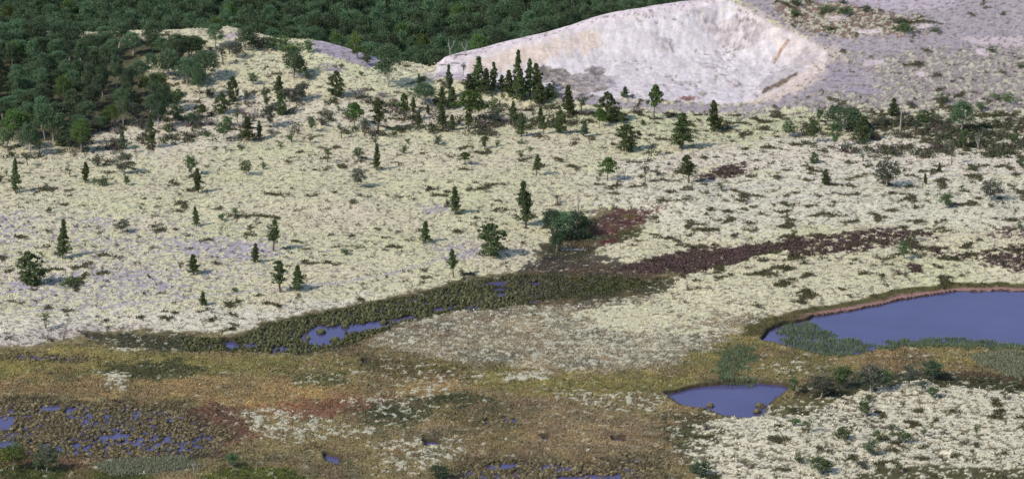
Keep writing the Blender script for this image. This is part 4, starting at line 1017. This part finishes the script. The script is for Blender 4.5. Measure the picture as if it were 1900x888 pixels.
182 232 18 18 H twiggy purple tangle under the crooked-stemmed grey birch
213 236 18 20 H purple tangle of twigs in front of a dark wood-edge birch
248 226 34 22 Rd grey twiggy birch on violet ground between the wood edge and stacked birches
252 206 30 24 R birch leaning out of the wood above the twiggy grey one
262 240 20 26 Sd flat dusky bush behind the spire-like pine
214 248 14 18 H low reddish brush on violet-white ground outside the wood
183 242 12 14 Sd small grey bush on violet-white ground outside the wood
155 252 34 16 Td thin bare-looking sapling with a rusty foot above the see-through grey birch
270 262 16 14 Sd dusky little bush touching the spire-like pine's shaded side
265 268 22 12 Td grey sapling in front of the spire-like pine
225 240 12 12 D leafless white-grey twigs by the low reddish brush
285 196 18 18 Sd dusky bush on the cream slope just where the wood ends
292 182 26 22 Rd smoky birch whose foot stands in purple brush at the wood corner
302 176 12 26 H purple brush at the wood corner on the cream slope
330 128 26 22 Rd small smoky birch between two larger ridge birches
335 96 20 24 Sh bright low bush on the ridge top near the cream bald patch
370 98 26 22 R compact birch on the ridge top next to the upright skyline birch
425 100 22 16 Td frail sapling on the skyline by the white bald patch
505 92 24 30 R broad green birch blending into the wood at the ridge crest
528 84 16 26 Sh low green bush on the crest before the grey strip
468 84 22 28 R birch half sunk behind the ridge crest
385 178 12 12 S olive little bush on the slope under the largest rounded birch
392 182 18 14 Sd olive-brown bush halfway between ridge flank and round dark pine
458 186 16 14 Sd thin grey bush beside the pale dead stem on the slope
452 212 14 18 H purple twigs behind the paired thin saplings
472 216 10 24 H dark purple mat of twigs around the leafless grey shrub
508 250 12 26 H dark brush at the foot of the see-through grey-stemmed birch
575 228 12 18 H purple brush behind a narrow small birch and dusky bush
850 236 16 16 Sd dusky bush in the shade under the flat-crowned pine
898 234 14 24 H dark purple brush between flat-crowned pine and ragged birch
935 228 12 26 H reddish brush between ragged birch and olive pine
1090 216 12 22 H dark brush mat under the thin see-through birch
1146 226 14 26 Sx very dark bush in the shade of the blue-dark pine
1152 232 16 14 R small green birch just past the blue-dark pine
1180 212 10 20 H reddish brush between the blue-dark and the tall leaning pine
1600 268 10 22 Sx dark mat at the foot of the oval-crowned tree
1640 236 16 22 Sd olive bush in the rough between oval tree and snag
1700 246 18 20 Sx blackish bush just behind the grey snag's foot
1760 236 14 26 Sd olive bush beside the large dark rough-ground tree
1806 262 14 24 Sx black-green bush near the large dark rough-ground tree
1815 276 24 12 D pale forked dead stem below the large dark rough-ground tree
1830 252 12 26 Sd olive-black bush patch on the far rough ground
1875 228 12 26 Sd low olive bush at the rough ground's far end
1036 445 24 30 Sx black-green undergrowth bush filling the near foot of the marsh thicket
1056 446 26 34 Sx black-green undergrowth bush under the bright centre birch of the marsh thicket
1080 443 24 34 Sx black-green undergrowth bush under the darkest birch of the marsh thicket'''
rows = [l.split(' ', 5) for l in TREES.strip().split('\n')]
P2 = unproj([(float(r[0]), float(r[1])) for r in rows]); PZ = gz(P2[:, 0], P2[:, 1])
ct, st_ = math.cos(PITCH), math.sin(PITCH); rr = random.Random(5); placed = []
for i, r in enumerate(rows):
    px, py, hpx, wpx = map(float, r[:4]); kind, mod = r[4][0], r[4][1:]; 
    if kind == 'Y': kind, mod = 'R', 'b'
    x, y = P2[i]; z = PZ[i]
    depth = y*ct-(z-CAMZ)*st_; hh = max(hpx-.1*wpx, hpx*.8)*depth/FP/ct*1.05; ww = wpx*depth/FP
    if y > 455: hh *= 1.08; ww *= 1.08
    if kind == 'W': ww *= 1.18; hh *= 1.08
    vs, hr = LIB[kind]
    placed.append((x, y, ww))
    nm = NAMES[kind][0]
    plant(kind, mod, x, y, z-.03, ww/hr[1]*(1.15 if kind in 'RTSHPA' else 1.0), hh/hr[0]*1.02, rr.uniform(0, 6.28), r[5], GROUPS.get(nm), rr.randrange(99))

# ---------------------------------------------------------------- the birch wood
px0, px1 = -100, 62
cand = np.column_stack([np.random.default_rng(70).uniform(-112, 66, 26000), np.random.default_rng(71).uniform(440, 604, 26000)])
fx, fy = cand[:, 0], cand[:, 1]; u = fx/fy; Yc = np.interp(u, _cu, _cY)
FP_ = np.vstack([FORESTP, [(-400, 620), (-400, 440)]])
inL = polysd(FP_, fx, fy, 9.) < 0
inB = (fy-Yc > 7+3*fbm(fx, fy, 6, 72, 2)) & (u < .064)
gap = fbm(fx, fy, 4, 73, 2)+.6*sstep(3.5, 0, -polysd(FP_, fx, fy, 9.))*fbm(fx, fy, 2, 74, 2) < -.3
dL = -polysd(FP_, fx, fy, 12.)
fringe = (dL > -8) & (dL < 0) & (np.random.default_rng(76).uniform(size=len(fx)) < .035) & (fy < 510)
thinner = (dL < 7) & (dL > 0) & (np.random.default_rng(77).uniform(size=len(fx)) < .80)
cand = cand[(inL & ~gap & ~thinner) | inB | fringe]
cand = thin(cand, 1.85)
zf = ground(cand[:, 0], cand[:, 1])[0]
r = np.random.default_rng(75); fh = r.uniform(3.8, 6.0, len(cand)); fw = r.uniform(.58, 1.0, len(cand))*np.where(cand[:, 1] > 495, 1, .85)
nearridge = sstep(14, 6, cand[:, 1]-np.interp(cand[:, 0]/cand[:, 1], _cu, _cY)); fh *= np.where(cand[:, 1] > 495, 1-.35*nearridge, r.uniform(.42, .9, len(cand)))
# silhouette seen from the view point: drop what nothing shows, rank the rest by how much of each crown shows
pxx, pyy = to_px(cand[:, 0], cand[:, 1], zf+fh); _, pyb = to_px(cand[:, 0], cand[:, 1], zf)
order = np.argsort(cand[:, 1]); cover = np.full(2400, 888.0); show = np.zeros(len(cand))
bx = unproj([(p, 0) for p in ()]) if False else None
ug = np.linspace(-.2, .2, 400); crest_py = np.interp((np.arange(2400)-250-950)/FP/math.cos(PITCH-.03), _cu, [to_px(0, a, b)[1] for a, b in zip(_cY, _cZ)])
for i in order:
    lo = int(pxx[i]-14+250); hi = int(pxx[i]+14+250)
    if hi < 1 or lo > 2398 or pxx[i] < -20 or pxx[i] > 1400: continue
    lo, hi = max(lo, 0), min(hi, 2399); lim = cover[lo:hi]
    base_lim = np.where(cand[i, 1] > np.interp(cand[i, 0]/cand[i, 1], _cu, _cY), crest_py[lo:hi], 888)
    lim2 = np.minimum(lim, base_lim); low = np.minimum(lim2, pyb[i]); show[i] = np.clip(low-np.maximum(pyy[i], 0), 0, None).mean()
    cover[lo:hi] = np.minimum(lim, pyy[i])
rank = np.argsort(-show); indiv = set(rank[:210].tolist())
print('forest trees', len(cand), 'shown', int((show > 3).sum()))
def wood_label(x, y, pz, tone, h_, w_):
    pxa, pya = to_px(x, y, pz)
    where = ('on the wood edge facing the pale heath' if y < 492 and pya > 190 else 'in the thick wood covering the lower slope' if pya > 120 and pxa < 320 else
             'in the far wood above the ridge slope' if pxa < 320 else 'in the wood behind the ridge skyline birches' if pxa < 560 else 'in the wood behind the bare grey crest strip' if pxa < 790 else
             'in the wood where the white sand begins' if pxa < 900 else 'in the wood standing behind the white sand crest')
    size = 'short' if h_ < 3.2 else 'lowish' if h_ < 4.2 else 'middling' if h_ < 5.1 else 'tall'
    return f'{size} {tone} {"broad" if w_ > .86 else "narrow" if w_ < .69 else "rounded"} birch {where}'
tones = [('dark green', None), ('mid green', None), ('fresh green', 'h'), ('blackish green', 'x')]
rp = random.Random(9)
for i in sorted(indiv):
    tn = tones[rp.choices(range(4), [5, 5, 1, 2])[0]]
    o = plant('W', tn[1] or '', cand[i, 0], cand[i, 1], zf[i]-.05, fw[i], fh[i]/5, rp.uniform(0, 6.28), wood_label(cand[i, 0], cand[i, 1], zf[i], tn[0], fh[i], fw[i]), 'birches of the dense wood', rp.randrange(99))
rest = np.array([i for i in range(len(cand)) if i not in indiv])
# the rest of the wood is one mass, instanced on points
lib = bpy.data.collections.new('wood_library')
for k, (t, c) in enumerate(LIB['W'][0]):
    V = np.concatenate([np.array([v.co[:] for v in me.vertices]) for me in (t, c)]); n0 = len(t.vertices)
    F = np.concatenate([np.array([p.vertices[:] for p in t.polygons]), np.array([p.vertices[:] for p in c.polygons])+n0]); fm = np.concatenate([np.zeros(len(t.polygons)), np.ones(len(c.polygons))])
    lib.objects.link(bpy.data.objects.new('wood_birch', mesh_np('wood_birch', V, F, [M_WHITE, M_FOR], fm)))
pm = bpy.data.meshes.new('wood'); pm.from_pydata([(cand[i, 0], cand[i, 1], zf[i]-.05) for i in rest], [], [])
a = pm.attributes.new('s', 'FLOAT_VECTOR', 'POINT'); a.data.foreach_set('vector', np.column_stack([fw[rest], fw[rest], fh[rest]/5]).astype(np.float32).ravel())
wo = link('birch_wood', pm, kind='stuff', label='dense dark birch wood filling the ground beyond the ridge and the sand', category='wood')
ng = bpy.data.node_groups.new('wood', 'GeometryNodeTree'); ng.interface.new_socket('Geometry', in_out='INPUT', socket_type='NodeSocketGeometry'); ng.interface.new_socket('Geometry', in_out='OUTPUT', socket_type='NodeSocketGeometry')
gi = ng.nodes.new('NodeGroupInput'); go = ng.nodes.new('NodeGroupOutput'); ip = ng.nodes.new('GeometryNodeInstanceOnPoints'); ci = ng.nodes.new('GeometryNodeCollectionInfo')
ci.inputs['Collection'].default_value = lib; ci.inputs['Separate Children'].default_value = True; ci.inputs['Reset Children'].default_value = True
ip.inputs['Pick Instance'].default_value = True
rv = ng.nodes.new('FunctionNodeRandomValue'); rv.data_type = 'FLOAT'; rv.inputs[3].default_value = 6.283
cx = ng.nodes.new('ShaderNodeCombineXYZ'); na = ng.nodes.new('GeometryNodeInputNamedAttribute'); na.data_type = 'FLOAT_VECTOR'; na.inputs['Name'].default_value = 's'
ng.links.new(gi.outputs[0], ip.inputs['Points']); ng.links.new(ci.outputs[0], ip.inputs['Instance']); ng.links.new(rv.outputs[1], cx.inputs['Z']); ng.links.new(cx.outputs[0], ip.inputs['Rotation'])
ng.links.new(na.outputs[0], ip.inputs['Scale']); ng.links.new(ip.outputs[0], go.inputs[0])
md = wo.modifiers.new('wood', 'NODES'); md.node_group = ng

# ---------------------------------------------------------------- dead wood, marker
def at(px, py):
    p = unproj([(px, py)])[0]; return p[0], p[1], float(gz(p[0], p[1])[0])
def thing(name, me, loc, label, cat, rot=0, sc=1, group=None):
    o = link(name, me, label=label, category=cat); o.location = loc; o.rotation_euler = (0, 0, rot); o.scale = (sc,)*3
    if group: o['group'] = group
    return o
def forked(seed, h):
    g = np.random.default_rng(seed)
    return join([tube([(0, 0, -.3), (-.1, 0, h*.35), (-.35, .1, h*.7), (-.3, .1, h)], [.09, .07, .045, .015], 5)+(0,), tube([(-.1, 0, h*.35), (.5, .1, h*.62), (.8, 0, h*.95)], [.06, .04, .012], 5)+(0,),
                 tube([(-.3, .1, h*.6), (-.75, 0, h*.78)], [.035, .01], 4)+(0,), tube([(.5, .1, h*.62), (.45, .1, h*.85)], [.03, .01], 4)+(0,)])[:2]
x, y, z = at(836, 108); thing('dead_tree', mesh_np('snag', *forked(1, 3.4), [M_DEAD], smooth=True), (x, y+.2, z), 'white forked dead tree at the wood edge where the sand begins, first of two', 'dead tree', sc=.8)
x, y, z = at(852, 106); thing('dead_tree', mesh_np('snag', *forked(2, 3.0), [M_DEAD], smooth=True), (x+.8, y+.2, z), 'white forked dead tree nearer the sand crest than its twin', 'dead tree', rot=2.6, sc=.75)
def log_me(seed, L, r=.11):
    g = np.random.default_rng(seed)
    return join([tube([(-L/2, 0, r), (-L/6, .15, r*1.6), (L/5, -.05, r*1.4), (L/2, .12, r)], [r, r*1.1, r*.8, r*.3], 6)+(0,), tube([(L/6, 0, r), (L/4, .3, r*5)], [r*.4, r*.1], 4)+(0,), tube([(-L/4, 0, r), (-L/3, -.3, r*4)], [r*.4, r*.1], 4)+(0,)])[:2]
for k, (px, py, L, ro, lb) in enumerate([(858, 104, 3.2, .3, 'bleached fallen trunk arching over the edge of the white sand'), (828, 121, 2.6, -.2, 'dark fallen log half buried where the sand begins'),
        (892, 116, 2.4, .05, 'thin straight stick lying alone on the white sand'), (812, 117, 2.0, .8, 'grey tangled root at the outermost end of the sand'), (845, 117, 1.9, .1, 'short reddish log lying on the sand lip below the fallen trunk')]):
    x, y, z = at(px, py); thing('fallen_log', mesh_np('log', *log_me(k, L*.7, .04 if k == 2 else .08), [M_DEAD], smooth=True), (x, y, z), lb, 'log', ro)
mm, nt_, b_ = newmat('marker_white', .5); b_.inputs['Base Color'].default_value = (.8, .8, .8, 1)
mr, nt_, b_ = newmat('marker_red', .5); b_.inputs['Base Color'].default_value = (.6, .06, .04, 1)
x, y, z = at(1023, 446); root = bpy.data.objects.new('marker_post', None); COL.objects.link(root); root.location = (x, y-.2, z)
root['label'] = 'tiny red and white marker post beside the marsh thicket'; root['category'] = 'marker post'
v, f_ = tube([(0, 0, -.2), (0, 0, .38)], [.07, .07], 8); link('lower_band', mesh_np('lower_band', v, f_, [mr]), root)
v, f_ = tube([(0, 0, .38), (0, 0, .70), (0, 0, .74)], [.07, .07, .01], 8); link('upper_band', mesh_np('upper_band', v, f_, [mm]), root)

# lone tussocks in open water, one thing each
LONE = [(596, 617, .5, 'round olive tussock alone in the middle of the long blue pool'), (640, 607, .4, 'small tussock near the far shore of the long blue pool'), (622, 632, .55, 'dark tussock off the near shore of the long blue pool'),
        (1411, 754, .5, 'dark tussock stump in the small pond off its outlet shore'), (1405, 765, .4, 'low tussock beside the stump in the small pond'), (1318, 754, .4, 'little tussock off the near shore of the small pond'),
        (288, 786, .45, 'tussock in the middle of a tiny round pool on the near bog'), (205, 803, .4, 'brown tussock on the rim of a narrow pool in the near bog'), (712, 600, .4, 'tussock where the long blue pool narrows')]
for k, (px, py, rad, lb) in enumerate(LONE):
    p = flat_unproj([(px, py)], WL)[0]; col = np.array([(.075, .078, .032) if py < 700 else (.12, .10, .055)])
    V, F_, T = domes(np.zeros(1), np.zeros(1), np.zeros(1)-.1, np.array([rad]), np.array([.5]), col, 200+k, sides=11)
    thing('tussock', mesh_np('tussock', V, F_, [M_TUSS], attr=T), (p[0], p[1], WL), lb, 'tussock', group='tussocks standing alone in open water')
# boulders and clods in the sand face
print('objects', len(bpy.data.objects))
